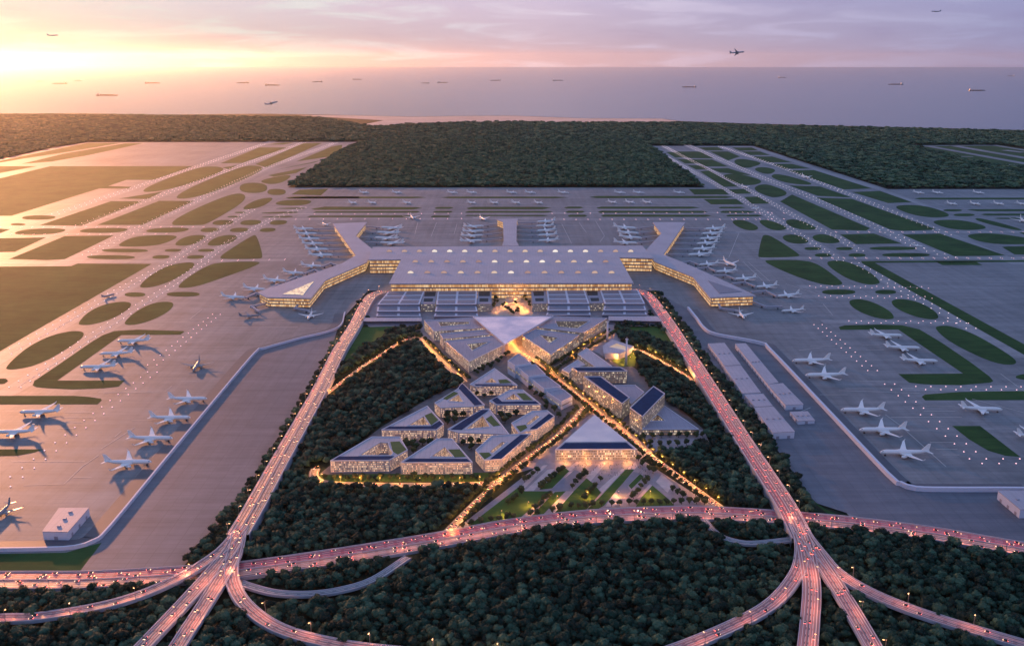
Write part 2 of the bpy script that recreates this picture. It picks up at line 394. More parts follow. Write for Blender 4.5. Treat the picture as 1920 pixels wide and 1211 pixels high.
def copy_thing(root, loc, rz, label=None, group=None, scale=None):
    r = root.copy(); COL.objects.link(r); r.location = loc; r.rotation_euler = (0, 0, rz)
    if scale is not None: r.scale = (scale,)*3 if isinstance(scale, (int, float)) else scale
    if label: r['label'] = label
    if group: r['group'] = group
    for ch in KIDS.get(root.name, []):
        c = ch.copy(); COL.objects.link(c); c.parent = r
        for gc in KIDS.get(ch.name, []):
            d = gc.copy(); COL.objects.link(d); d.parent = c
    return r
# ================================================================ THE SETTING
# land, sea, beach -------------------------------------------------
coast = WP('O', [(-700,203),(-300,209),(0,213),(150,212.5),(300,215),(500,213.5),(640,216),(780,219),(860,217.5),(960,217),(1100,222),(1240,222.5),(1275,227),(1400,231.5),(1600,236.5),(1920,244),(2600,262)])
mb = MB(); mb.poly([(p.x, p.y, -1.2) for p in coast] + [(16000, 3000, -1.2), (16000, -3000, -1.2), (-16000, -3000, -1.2), (-16000, 9000, -1.2)])
structure('ground', mb, 'floor', 'dark wooded lowland reaching back to the coast', 'ground')
mb = MB(); mb.poly([(-52000, 2000, -3), (52000, 2000, -3), (52000, 60000, -3), (-52000, 60000, -3)])
structure('sea', mb, 'sea', 'calm sea reaching to a sharp horizon under the sunset', 'sea')
mb = MB(); mb.poly(WP('O', [(560,217),(640,216.6),(780,219.6),(860,218.2),(960,217.6),(1100,222.6),(1240,223),(1272,227.5),(1200,230.5),(1050,230),(960,228.5),(860,230),(760,233.5),(710,238),(680,234),(720,226)], -.8))
structure('beach', mb, 'sand', 'pale sandy shore and spit between the woods and the sea', 'beach')
# apron ---------------------------------------------------------
APRON = WP('O', [(-600,1075),(-600,420),(0,299),(100,277),(165,267),(290,267),(680,266.5),(638,285),(540,352),(1322,352),(1218,274),(1412,274),(1665,355),(2700,355),(2700,1170),(1920,1040),(1740,1000),(1600,976),(1310,640),(1228,545),(690,545),(640,600),(345,1062),(160,1080)])
mb = MB(); mb.poly(APRON); structure('apron', mb, 'apron', 'wide pale concrete apron, taxiways and runways around the terminal', 'apron')
# parking lots outside the perimeter wall
mb = MB()
mb.poly(WP('O', [(640,590),(632,616),(496,655),(480,664),(210,990),(180,1017),(148,1074),(344,1066),(457,925),(537,802),(622,655)], .12))
mb.poly(WP('O', [(1232,548),(1290,580),(1319,617),(1342,630),(1425,646),(1444,660),(1664,893),(1686,909),(1718,920),(1871,921),(2700,925),(2700,1165),(1920,1036),(1740,998),(1640,978),(1525,941),(1444,823),(1363,716),(1310,649)], .12))
structure('parking_lot', mb, 'lot', 'empty blue grey paved lots outside the perimeter walls', 'parking lot')
# service road on the airside of the walls
def ribbon_pts(line, w, off=0.0):
    L_, R_ = [], []
    for i, p in enumerate(line):
        a = line[max(0, i-1)]; b = line[min(len(line)-1, i+1)]
        t = Vector((b[0]-a[0], b[1]-a[1], 0)).normalized(); n = Vector((-t.y, t.x, 0))
        L_.append(p + n*(off+w/2)); R_.append(p + n*(off-w/2))
    return L_, R_
def flat_ribbon(mb, line, w, off=0.0, mi=0, dz=0.0):
    A, B = ribbon_pts(line, w, off); s = 0
    for i in range(len(line)-1):
        q = [Vector((p.x, p.y, p.z+dz)) for p in (B[i], B[i+1], A[i+1], A[i])]
        l = (line[i+1]-line[i]).length; o0, o1 = -w/2, w/2
        mb.quad(*q, mi, ((o0, s), (o0, s+l), (o1, s+l), (o1, s))[:4] if False else ((o0, s), (o0, s+l), (o1, s+l), (o1, s))); s += l
WALL_W = catmull(WP('O', [(647,588),(633,617),(560,637),(496,655),(478,664),(400,756),(310,865),(207,990),(178,1016),(140,1028.5),(90,1031.5),(0,1033),(-200,1035)], 0), 10)
WALL_E = catmull(WP('O', [(1290,580),(1306,600),(1320,618),(1342,629.5),(1425,646),(1446,661),(1555,777),(1664.5,893),(1688,910),(1718,919.5),(1790,921),(1871,921),(1930,921.5)], 0), 10)
mb = MB(); flat_ribbon(mb, WALL_W, 20, -12, dz=.2); flat_ribbon(mb, WALL_E, 18, 11.5, dz=.2)
structure('service_road', mb, 'asphalt', 'dark service road running along the inside of the perimeter walls', 'road')
def perimeter(line, label, h, th):
    mb = MB(); A, B = ribbon_pts(line, th)
    for i in range(len(line)-1):
        a0, a1, b0, b1 = A[i], A[i+1], B[i], B[i+1]; u = Vector((0, 0, h))
        mb.quad(b0, b1, b1+u, b0+u); mb.quad(a1, a0, a0+u, a1+u); mb.quad(b0+u, b1+u, a1+u, a0+u)
    o = put('perimeter_wall', mb, 'white_wall'); tag(o, label, 'wall')
perimeter(WALL_W, 'long pale wall bending past the apron on the sunset side', 4.5, 2.2)
perimeter(WALL_E, 'long white wall with rounded bend on the blue dusk side', 6, 4.0)
# runways: strips of paler concrete laid in the apron
mat_concrete('runway', (.20, .20, .205), (.36, .35, .345))
mb = MB()
for t, p, w in [('a',[(-400,808),(300,580),(1420,205),(1500,178)],58),('a',[(-400,905),(430,640),(1640,195)],58),('a',[(-400,1112),(470,800),(820,620),(1440,330),(1810,197)],64),('E',[(-400,1120),(80,850),(480,640),(910,390),(1310,165),(1450,85)],40),('a',[(905,850),(1120,702),(1360,552)],36),
                ('E',[(-200,1330),(150,1145),(545,893),(820,705),(1070,545),(1310,390),(1510,265),(1800,55)],38),('a',[(1108,824),(1230,732),(1470,604),(1640,541)],36),('a',[(-400,652),(1100,650)],40),('a',[(-400,690),(900,688)],40),('a',[(-400,850),(1540,829)],34),
                ('e',[(50,205),(445,425),(720,590),(1000,770)],44),('e',[(118,198),(510,400),(700,505),(850,590),(990,655),(1100,722)],40),('e',[(235,193),(600,350),(850,450),(1170,595),(1300,655),(1400,708),(1560,752)],60),('e',[(402,200),(700,300),(1000,420),(1250,520),(1540,640),(1900,790)],46),
                ('e',[(480,627),(2200,627)],34),('e',[(600,757),(2200,757)],34),('e',[(570,203),(900,320),(1200,415),(1500,520)],34),('I',[(390,60),(1450,650),(1863,890)],44),('I',[(-100,268),(980,275)],30),('I',[(-100,355),(1010,362)],30),('I',[(100,575),(1320,578)],28),('I',[(800,1152),(2200,1155)],28),('c',[(100,262),(2100,258)],26),('c',[(100,298),(2100,294)],30),('d',[(480,247),(1900,245)],26),('d',[(480,290),(1900,290)],30)]:
    flat_ribbon(mb, [Vector((q.x, q.y, .05 + .004*len(mb.f))) if False else Vector((q.x, q.y, .05)) for q in WP(t, p)], w)
for k_, f_ in enumerate(mb.f):                     # every strip lies a few millimetres above the one before
    for vi in f_: x_, y_, z_ = mb.v[vi]; mb.v[vi] = (x_, y_, .04 + .0006*k_)
structure('runway', mb, 'runway', 'paler runways and taxiways of newer concrete crossing the apron', 'runway')
# grass -----------------------------------------------------------
GR = MB()
def grass(tile, pts, smooth=0, z=.14):
    p = WP(tile, pts, 0)
    if smooth: p = chaikin(p, smooth)
    p = ccw(p); GR.poly([(q.x, q.y, z) for q in p])
def oval(tile, cx, cy, rx, ry, skew=0.0):
    c = []
    for k in range(20):
        a = 2*math.pi*k/20; s, co = math.sin(a), math.cos(a)
        s = math.copysign(abs(s)**.8, s); co = math.copysign(abs(co)**.9, co)
        c.append((cx + rx*co - skew*ry*s, cy + ry*s))
    grass(tile, c)
P_ = [
 ('A', [(-700,560),(0,440),(440,335),(1690,335),(1340,455),(1105,455),(945,508),(1150,515),(1120,530),(865,530),(100,768),(-700,768)]),
 ('A', [(-500,400),(-60,300),(600,165),(770,132),(1060,132),(560,215),(200,270),(-60,315),(-500,430)]),
 ('A', [(190,315),(550,228),(1100,135),(1250,135),(1000,190),(740,245),(450,295)]),
 ('A', [(-500,470),(0,335),(330,335),(0,395),(-500,520)]),
 ('a', [(1190,308),(1400,222),(1560,222),(1310,305)]), ('a', [(1380,312),(1640,198),(1740,198),(1440,330)]),
 ('a', [(1600,298),(1790,218),(1850,207),(1845,240),(1790,270)]), ('a', [(1445,206),(1530,195),(1590,195),(1530,206)]),
 ('a', [(1480,345),(1700,303),(1740,290),(1560,328)]), ('a', [(1450,372),(1660,328),(1600,360),(1480,380)]),
 ('a', [(640,498),(880,460),(800,500)]), ('a', [(215,641),(600,512),(770,512),(440,645)]), ('a', [(525,640),(860,510),(1050,510),(770,640)]),
 ('a', [(1575,475),(1620,450),(1775,445),(1735,480)]), ('a', [(1200,330),(1280,318),(1240,340)]),
 ('a', [(1545,492),(1600,486),(1940,486),(1940,496),(1560,498)]), ('a', [(-200,716),(0,712),(250,707),(80,785),(0,787),(-200,790)]),
 ('a', [(50,824),(350,700),(615,697),(350,825),(250,830)]),
 ('a', [(-500,868),(385,862),(420,848),(820,850),(800,862),(190,1211),(-100,1380),(-500,1560)]),
 ('a', [(-200,660),(0,660),(55,664),(0,685),(-200,690)]),
 ('E', [(285,1130),(300,1090),(420,1010),(640,860),(800,750),(900,690),(1000,655),(1200,643),(1600,655),(1610,662),(1575,687),(1060,690),(500,1087),(1090,1087),(1035,1140),(900,1155),(640,1165),(420,1155),(320,1145)]),
 ('E', [(-300,1068),(50,1070),(72,1090),(40,1115),(-300,1145)]),
 ('F', [(-500,195),(640,195),(780,205),(880,220),(890,235),(850,270),(-500,272)]),
 ('F', [(-500,662),(380,662),(300,690),(150,718),(-500,735)]),
 ('O', [(-400,1038),(0,1038),(124,1035.6),(172,1022),(191,1017),(148,1073),(0,1071),(-400,1072)]),
 # far stands
 ('c', [(130,152),(300,143),(1040,143),(1105,149),(1000,155),(200,156)]), ('c', [(305,228),(400,212),(1030,215),(1072,222),(1000,232),(330,234)]),
 ('c', [(320,254),(340,244),(1040,242),(1055,248),(1030,254)]), ('c', [(275,284),(300,274),(1000,272),(1010,280),(980,285)]),
 ('c', [(1155,221),(1180,214),(1270,214),(1285,221),(1260,227),(1165,227)]), ('c', [(1145,248),(1165,242),(1270,242),(1280,248),(1260,254),(1150,254)]),
 ('c', [(1130,280),(1150,273),(1255,273),(1265,280),(1240,285),(1135,285)]),
 ('c', [(1195,149),(1260,143),(1990,143),(2088,149),(1980,155),(1260,155)]),
 ('c', [(1375,222),(1420,213),(1900,213),(1960,220),(1900,230),(1390,230)]), ('c', [(1365,250),(1390,242),(1940,242),(1970,248),(1930,254),(1370,254)]), ('c', [(1360,276),(1380,269),(1900,269),(1940,273),(1900,278)]),
 ('d', [(725,142),(780,134),(1640,134),(1690,142),(1640,149),(780,149)]), ('d', [(560,212),(590,205),(670,205),(690,212),(665,218),(575,218)]),
 ('d', [(775,212),(810,205),(1420,205),(1470,212),(1400,219),(790,219)]), ('d', [(1590,212),(1610,206),(1740,206),(1770,212),(1730,217),(1600,217)]),
 ('d', [(570,240),(590,233),(685,233),(700,240),(680,247),(580,247)]), ('d', [(785,240),(810,232),(1480,233),(1520,241),(1480,248),(800,248)]),
 ('d', [(1600,240),(1620,233),(1790,233),(1840,241),(1800,248),(1610,248)]), ('d', [(585,265),(600,259),(700,259),(715,266),(700,273),(595,273)]),
 ('d', [(805,265),(830,258),(1510,259),(1545,266),(1500,273),(820,273)]), ('d', [(1640,265),(1660,259),(1850,259),(1885,265),(1850,271),(1650,271)]),
 ('d', [(1390,88),(1620,88),(1660,125),(1430,125)]), ('d', [(1490,155),(1710,155),(1760,190),(1540,190)]),
 # right runway strips
 ('e', [(130,228),(190,228),(240,255),(175,255)]), ('e', [(185,262),(260,265),(300,285),(225,285)]), ('e', [(235,293),(310,295),(345,315),(280,315)]),
 ('e', [(300,325),(345,320),(490,400),(420,402)]), ('e', [(440,415),(520,412),(560,435),(480,437)]), ('e', [(520,452),(590,450),(650,485),(560,487)]),
 ('e', [(185,225),(300,225),(370,260),(240,258)]), ('e', [(255,265),(360,265),(440,300),(330,300)]), ('e', [(350,310),(440,308),(560,345),(400,330)]),
 ('e', [(290,205),(390,203),(420,220),(330,220)]), ('e', [(350,225),(440,225),(500,250),(440,270)]), ('e', [(745,395),(900,400),(1060,455),(890,447)]),
 ('e', [(880,455),(1060,462),(1480,612),(1470,616),(1320,622),(1250,615)]), ('e', [(700,475),(760,440),(1150,608),(1130,621),(960,615)]),
 ('e', [(460,205),(560,205),(590,220),(500,222)]), ('e', [(510,225),(600,225),(650,243),(550,243)]), ('e', [(560,250),(660,250),(760,280),(640,280)]),
 ('e', [(660,287),(760,287),(850,310),(720,312)]), ('e', [(740,320),(870,318),(1160,410),(1020,415)]), ('e', [(1060,428),(1200,422),(1360,478),(1240,483)]),
 ('e', [(1310,640),(1500,635),(1830,745),(1570,748)]), ('e', [(1000,640),(1170,635),(1310,685),(1080,688)]),
 ('I', [(440,45),(2400,35),(2400,50),(560,60),(1863,770),(2400,1060),(2400,1150),(1863,862),(450,65)]), ('I', [(1090,50),(1440,50),(1500,80),(1150,80)]),
 ('D', [(905,618),(950,610),(2300,610),(2300,626),(950,626)]), ('D', [(1365,718),(1400,711),(2300,711),(2300,728),(1450,728)]),
 ('D', [(1480,757),(1520,749),(2300,749),(2300,766),(1540,766)]), ('D', [(1600,790),(1640,785),(2300,785),(2300,796),(1660,796)]),
 ('D', [(1670,1040),(1720,1035),(2300,1030),(2300,1112),(1780,1105)]), ('D', [(1820,915),(1863,912),(2300,935),(2300,985),(1900,945)]),
 ('I', [(245,620),(300,605),(600,598),(800,605),(950,640),(1150,760),(1400,930),(1560,1050),(1595,1090),(1570,1105),(1300,1127),(1000,1120),(860,1105),(765,1030),(1330,1025),(765,642),(260,645)]),
 ('J', [(970,110),(1000,90),(1300,68),(1863,60),(2500,58),(2500,138),(1000,142)]), ('J', [(1235,365),(1480,365),(1830,635),(1700,625),(1550,580),(1380,480)]),
 ('O', [(1521,935),(1545,953),(1575,966),(1640,976),(1560,973),(1530,968)]),
]
S_ = [
 ('a', [(700,470),(1060,328),(1185,322),(1225,347),(930,452)]), ('a', [(885,499),(1300,322),(1405,318),(1432,347),(1080,497)]),
 ('a', [(1385,400),(1590,362),(1540,408),(1460,424)]), ('a', [(855,642),(1275,455),(1355,495),(1125,635),(1070,642)]),
 ('a', [(1300,553),(1380,503),(1490,487),(1435,535),(1350,558)]), ('a', [(1470,533),(1520,505),(1700,503),(1655,537)]),
 ('a', [(1400,573),(1615,566),(1605,578),(1430,580)]), ('a', [(1440,551),(1650,544),(1645,556)]), ('a', [(1360,598),(1590,588),(1575,602)]),
 ('a', [(50,695),(130,660),(385,658),(300,692)]), ('a', [(405,682),(470,656),(715,656),(650,684)]), ('a', [(765,682),(830,655),(1040,653),(990,682)]),
 ('a', [(625,754),(700,710),(790,696),(940,694),(965,708),(860,752),(700,758)]),
 ('a', [(940,744),(985,708),(1060,692),(1122,698),(1092,727),(1030,750),(965,754)]), ('a', [(1115,744),(1160,708),(1230,692),(1292,699),(1262,732),(1200,750),(1138,754)]),
 ('a', [(1180,818),(1230,780),(1365,695),(1388,695),(1424,812),(1404,824),(1220,825)]),
 ('a', [(750,972),(800,920),(900,860),(1010,840),(1055,845),(1040,877),(940,937),(840,974),(770,980)]),
 ('a', [(958,972),(1010,925),(1120,858),(1200,840),(1405,835),(1400,855),(1200,927),(1060,974),(978,982)]),
 ('a', [(420,1170),(470,1113),(560,1068),(660,1052),(715,1060),(697,1095),(610,1147),(500,1179),(435,1181)]),
 ('a', [(670,1165),(730,1108),(820,1062),(900,1052),(945,1062),(918,1105),(830,1152),(740,1179),(680,1181)]),
 ('E', [(50,975),(110,905),(250,788),(430,698),(600,656),(705,655),(740,678),(705,730),(600,802),(430,902),(270,967),(130,991),(60,990)]),
 ('e', [(395,345),(480,332),(595,362),(612,380),(565,394),(500,392)]), ('e', [(555,410),(620,382),(725,418),(738,440),(690,455),(640,452)]),
 ('e', [(460,275),(500,258),(605,278),(600,292),(520,314)]), ('e', [(562,316),(600,300),(690,314),(645,345)]), ('e', [(642,350),(690,332),(905,394),(740,387)]),
 ('e', [(1240,495),(1420,490),(1590,551),(1400,557)]), ('e', [(1430,570),(1610,563),(1775,611),(1570,622)]), ('e', [(1605,640),(1770,630),(2000,668),(1960,690),(1730,688)]),
 ('e', [(705,645),(780,636),(858,676),(800,689),(728,677)]), ('e', [(855,645),(930,634),(1018,676),(950,687),(876,674)]),
 ('e', [(455,570),(520,565),(595,600),(585,619),(530,619),(478,597)]), ('e', [(585,570),(640,564),(748,606),(700,622),(638,612)]), ('e', [(718,570),(780,560),(895,606),(850,620),(758,607)]),
 ('e', [(588,748),(610,648),(625,640),(660,648),(795,735),(800,752),(600,756)]),
 ('e', [(608,772),(660,766),(830,768),(902,793),(1004,870),(1016,888),(980,895),(900,888),(758,842)]),
 ('e', [(928,778),(970,768),(1030,773),(1132,813),(1200,870),(1196,888),(1130,891),(1040,863),(958,812)]),
 ('I', [(328,398),(370,378),(450,377),(560,408),(692,478),(732,532),(713,553),(620,551),(480,513),(366,452)]), ('I', [(698,398),(740,377),(830,377),(962,408),(1084,478),(1122,532),(1094,555),(1000,551),(860,512),(736,452)]),
 ('I', [(1078,628),(1120,609),(1220,609),(1402,668),(1602,778),(1774,888),(1802,932),(1762,951),(1640,943),(1450,872),(1196,740)]),
 ('I', [(1780,1050),(1863,1027),(1990,1035),(1990,1095),(1810,1075)]), ('D', [(1420,795),(1480,784),(1880,892),(1790,897),(1518,832)]),
]
for t, p in P_: grass(t, p, 0)
for t, p in S_: grass(t, p, 3)
for o in [('a',1370,440,75,28),('a',1495,462,50,17),('a',675,778,125,10,-1),('a',600,814,130,11,-1),('a',1205,627,55,14,.8),('a',1355,627,55,14,.8),('a',1505,627,45,13,.8),
          ('a',1135,667,50,12,.8),('a',1293,667,50,12,.8),('a',1447,667,42,11,.8),('a',935,777,44,8,.8),('a',1115,777,44,8,.8),('a',870,813,46,10,.8),('a',1057,813,46,10,.8),
          ('a',730,1016,56,12),('a',990,1014,90,13),('a',1300,573,32,4),('a',1265,596,36,5),('a',98,637,40,6),('a',210,600,90,12,.8),
          ('e',865,710,43,8),('e',1023,710,43,8),('e',1265,709,118,9),('e',917,743,43,9),('e',1085,743,43,9),('e',1330,742,120,10),
          ('I',245,315,146,22),('I',655,315,92,19),('D',1240,720,82,10),('D',1340,760,92,12)]: oval(*o)
structure('infield_grass', GR, 'grass', 'mown grass islands and strips between the taxiways and runways', 'grass')
# clearing with more runways in the woods of the dusk side
mb = MB(); CLEAR = WP('D', [(850,152),(1640,150),(2400,260),(2400,400),(1600,328),(1250,255)], 0)
mb.poly([(p.x, p.y, .1) for p in CLEAR]); structure('clearing_grass', mb, 'grass', 'grass clearing with distant runways among the dark woods', 'grass')
mb = MB()
for pts, w in (([(900,158),(1045,163),(1500,245),(1900,318),(2400,400)], 55), ([(1240,155),(1500,200),(1900,268),(2400,345)], 60), ([(1560,155),(1640,158),(1900,200),(2400,270)], 45), ([(860,157),(1640,153)], 40), ([(1240,248),(1420,252)], 30), ([(1600,322),(1800,322)], 30), ([(1690,195),(1863,215)], 60)):
    flat_ribbon(mb, [Vector((p.x, p.y, .25)) for p in WP('D', pts)], w)
structure('distant_runway', mb, 'apron', 'pale distant runways crossing the clearing in the woods', 'runway')
# painted apron lines
mb = MB()
def line(tile, pts, w=.9, smooth=False):
    p = [Vector((q.x, q.y, .3)) for q in WP(tile, pts)]
    flat_ribbon(mb, catmull(p, 12) if smooth else p, w)
for t, p in [('F',[(100,768),(740,768)]),('F',[(640,908),(800,908)]),('F',[(900,172),(1440,160),(1500,110)]),('F',[(1150,410),(1330,410)]),('F',[(200,975),(560,965),(720,810),(860,715)]),('F',[(560,340),(830,340)]),('F',[(560,385),(830,385)]),
             ('F',[(560,430),(720,430)]),('F',[(500,478),(660,478)]),('F',[(1060,505),(1000,555)]),('F',[(880,660),(1000,585),(1180,470)]),('E',[(1660,555),(1900,555)]),('E',[(1660,550),(1760,470)]),('E',[(1580,1095),(1720,1095)]),('E',[(860,1188),(1340,1185)]),
             ('G',[(0,1113),(780,1110),(1100,1110)]),('G',[(0,1175),(800,1178)]),('c',[(1030,410),(1290,400),(1310,330)]),('c',[(1040,320),(1020,400)]),('c',[(1170,320),(1130,420)]),
             ('d',[(545,320),(610,450)]),('d',[(660,310),(710,380)]),('d',[(770,300),(830,400),(800,440)]),('d',[(600,400),(830,398)]),('H',[(935,290),(840,520)]),('H',[(975,560),(1160,740)]),('H',[(1020,560),(1230,745)]),('H',[(1380,770),(1700,870)]),
             ('H',[(1490,890),(1760,960)]),('H',[(900,1135),(1700,1135)]),('H',[(980,535),(1100,535)]),('f',[(640,285),(800,290)]),('f',[(620,320),(900,330)]),('f',[(480,180),(560,170)]),('J',[(80,93),(320,93)]),('J',[(300,40),(640,40),(900,40)]),
             ('J',[(960,190),(1260,190)]),('J',[(990,237),(1260,237)]),('J',[(700,290),(1320,290)]),('J',[(860,407),(1130,407)]),('J',[(1040,510),(1260,510)]),('J',[(1090,570),(1280,570)]),('J',[(1150,618),(1300,618)]),('J',[(650,265),(780,360),(1180,720)]),
             ('I',[(520,730),(640,730)]),('I',[(450,780),(600,780)]),('I',[(460,905),(720,905)]),('I',[(480,820),(640,820)]),('I',[(0,525),(190,515),(110,420)]),('I',[(1660,1030),(1863,1180)]),('f',[(520,165),(630,165)]),('f',[(470,400),(520,380)])]: line(t, p)
for t, p in [('J',[(1410,130),(1863,250)]),]: line(t, p)
for t, p in [('E',[(80,850),(480,640),(910,390),(1310,165),(1450,85)]),('a',[(905,850),(1120,702),(1360,552)]),('E',[(150,1145),(545,893),(820,705),(1070,545),(1310,390),(1510,265),(1800,55)]),('a',[(1108,824),(1230,732),(1470,604),(1640,541)]),
             ('a',[(470,800),(820,620),(1440,330),(1810,197)]),('a',[(300,580),(1420,205)]),('a',[(430,640),(1640,195)]),('a',[(-100,652),(1100,650)]),('a',[(-100,690),(900,688)]),('a',[(-100,850),(1540,829)]),
             ('e',[(50,205),(445,425),(720,590),(1000,770)]),('e',[(118,198),(510,400),(700,505),(850,590),(990,655),(1100,722)]),('e',[(235,193),(600,350),(850,450),(1170,595),(1300,655),(1400,708),(1560,752)]),('e',[(402,200),(700,300),(1000,420),(1250,520),(1540,640)]),
             ('e',[(480,627),(1920,627)]),('e',[(600,757),(1920,757)]),('I',[(0,268),(980,275)]),('I',[(0,355),(1010,362)]),('I',[(200,575),(1320,578)]),('I',[(800,1152),(1990,1155)]),('c',[(200,262),(1340,258),(2100,258)]),('c',[(200,298),(1340,294),(2100,294)]),('d',[(480,248),(1900,245)]),('d',[(480,290),(1900,290)])]: line(t, p, 1.3)
structure('apron_marking', mb, 'paint_line', 'thin pale painted guide lines on the apron concrete', 'road marking')
# ================================================================ CAMPUS GROUND AND ROADS
CAMPUS = WP('O', [(690,548),(1205,548),(1250,562),(1310,649),(1363,716),(1444,823),(1519,936),(1560,970),(1640,980),(1640,1000),(300,1095),(344,1062),(457,925),(537,802),(622,655),(660,580)])
mb = MB(); mb.poly([(p.x, p.y, .3) for p in CAMPUS]); structure('campus_ground', mb, 'floor', 'dark planted ground of the airport city between the two highways', 'ground')
mb = MB()
for t, p in [('O',[(668,614),(742,612),(728,632),(700,645),(645,700),(640,690)]),('L',[(1310,562),(1790,548),(1950,740),(2080,920),(1900,860),(1700,760),(1500,700),(1230,610)]),('L',[(1240,940),(1310,890),(1450,830),(1530,870),(1500,1000),(1340,1010)]),
             ('O',[(600,890),(935,886),(930,903),(640,904),(598,904)])]:
    mb.poly([(q.x, q.y, .42) for q in ccw(WP(t, p))])
structure('lawn', mb, 'lawn', 'green lawns beside the offices, garages and hexagonal hall', 'lawn')
mb = MB()
for t, p in [('O',[(690,552),(1212,552),(1228,600),(1250,640),(1120,640),(940,640),(790,640),(690,612)]),('O',[(1042,866),(1194,866),(1216,850),(1330,830),(1320,806),(1210,806),(1110,775),(950,893)]),
             ('L',[(960,800),(1110,730),(1300,720),(1300,760),(1200,900),(1250,960),(1100,860)])]:
    mb.poly([(q.x, q.y, .40) for q in ccw(WP(t, p))])
structure('plaza_paving', mb, 'paving', 'pinkish stone paving between the buildings of the airport city', 'paving')
mb = MB()
mb.poly([(q.x, q.y, .36) for q in ccw(WP('O', [(786,600),(940,640),(1100,640),(1190,690),(1320,806),(1216,850),(1110,775),(950,893),(935,888),(598,890),(624,868),(716,800),(812,742),(870,716),(786,640)]))])
structure('alley_paving', mb, 'alley', 'dark paved alleys between the blocks of the airport city', 'paving')
mb = MB()
mb.poly([(q.x, q.y, .46) for q in ccw(WP('K', [(1440,150),(1920,145),(1920,440),(1440,440)]))])
mb.poly([(q.x, q.y, .46) for q in ccw(WP('L', [(10,440),(60,440),(230,660),(560,1000),(440,960),(340,960),(200,840),(60,860),(-60,800)]))])
structure('court_paving', mb, 'sand_paving', 'warm sandy stone court between garages and under the glass canopy', 'paving')
PARK = WP('P', [(40,572),(690,70),(740,60),(1310,60),(1850,412),(1300,418),(900,462),(500,515)])
mb = MB(); mb.poly([(p.x, p.y, .48) for p in ccw(PARK)]); structure('park_paving', mb, 'paving', 'pale diagonal stone paving of the park before the glass hall', 'paving')
mb = MB()
for p in [[(110,562),(510,255),(530,300),(720,300),(480,500),(300,530)],[(630,290),(800,130),(840,160),(720,280)],[(560,490),(740,305),(815,300),(640,480)],[(730,460),(870,300),(960,210),(1010,250),(1060,310),(960,425),(880,445)],
          [(965,424),(1075,315),(1230,150),(1290,150),(1080,400),(1040,422)],[(1250,260),(1330,180),(1355,200),(1270,285)],[(1300,408),(1340,340),(1415,260),(1540,365),(1570,405)]]:
    mb.poly([(q.x, q.y, .56) for q in ccw(WP('P', p))])
structure('park_lawn', mb, 'lawn', 'diagonal lawn stripes of the park before the glass hall', 'lawn')
mb = MB()
for p in [[(532,297),(690,150),(742,142),(592,297)],[(470,300),(660,120),(690,118),(520,290)],[(728,452),(865,300),(880,300),(770,440),(640,485)],[(745,298),(838,170),(862,160),(800,298)],[(950,205),(1060,100),(1100,100),(985,235)],[(1045,285),(1205,145),(1225,148),(1070,312)],
          [(1090,405),(1150,310),(1200,358),(1150,405)],[(1310,345),(1395,250),(1415,258),(1340,340)],[(1440,235),(1480,180),(1560,250),(1520,310)],[(820,150),(890,95),(920,95),(850,160)],[(1240,145),(1300,95),(1310,130),(1290,150)]]:
    mb.poly([(q.x, q.y, .52) for q in ccw(WP('P', p))])
structure('park_path', mb, 'paving_light', 'light stone bands running diagonally across the park', 'path')
mb = MB()
for p in [[(1160,300),(1285,165),(1325,178),(1243,265),(1262,300),(1210,352)],[(700,300),(880,150),(905,160),(840,300)]]:
    mb.poly([(q.x, q.y, .60) for q in ccw(WP('P', p))])
structure('park_slab', mb, 'slab_grey', 'grey stone slabs set into the park lawns', 'paving')
# roads -----------------------------------------------------------
ROADS = []           # (centre line, half width) for keeping trees off
def road(name, label, ctrl, width, mat, lanes, skirt=None, tile='O', ground=0.0):
    median = mat in ('highway', 'highway_red', 'crossway')
    pts = catmull([W((p[0], p[1]), p[2], tile) for p in ctrl], 8)
    mb = MB(); A, B = ribbon_pts(pts, width); s = 0
    for i in range(len(pts)-1):
        l = (pts[i+1]-pts[i]).length; w = width/2
        mb.quad(B[i], B[i+1], A[i+1], A[i], 0, ((w, s), (w, s+l), (-w, s+l), (-w, s))); s += l
        if skirt:
            for E0, E1, sg in ((A[i], A[i+1], 1), (B[i], B[i+1], -1)):
                n = Vector((E0.x-pts[i].x, E0.y-pts[i].y, 0)).normalized()*.8; n1 = Vector((E1.x-pts[i+1].x, E1.y-pts[i+1].y, 0)).normalized()*.8
                u = Vector((0, 0, .9)); z0 = Vector((0, 0, -min(skirt, E0.z-ground+.5))); z1 = Vector((0, 0, -min(skirt, E1.z-ground+.5)))
                q = [(E0+n+z0, E1+n1+z1, E1+n1+u, E0+n+u), (E0+n+u, E1+n1+u, E1+u, E0+u), (E0+u, E1+u, E1, E0)]
                for f in q: mb.poly(f, 1)
        if median:
            n = Vector((A[i].x-pts[i].x, A[i].y-pts[i].y, 0)).normalized()*.45; n1 = Vector((A[i+1].x-pts[i+1].x, A[i+1].y-pts[i+1].y, 0)).normalized()*.45; u = Vector((0, 0, .8))
            a, b, c2, d2 = pts[i]-n, pts[i+1]-n1, pts[i+1]+n1, pts[i]+n
            mb.quad(a, b, b+u, a+u, 1); mb.quad(c2, d2, d2+u, c2+u, 1); mb.quad(a+u, b+u, c2+u, d2+u, 1)
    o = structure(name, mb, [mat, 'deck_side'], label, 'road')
    ROADS.append((pts, width/2)); 
    return pts
r_HL = road('highway', 'raised highway with headlights curving down the sunset side', [(760,546,9),(728,547,9),(704,551,9),(688,566,9),(664,612,9),(636,657,9),(596,737,9),(526,861,10),(473,957,11),(446,1002,11)], 24, 'highway', 3, 30)
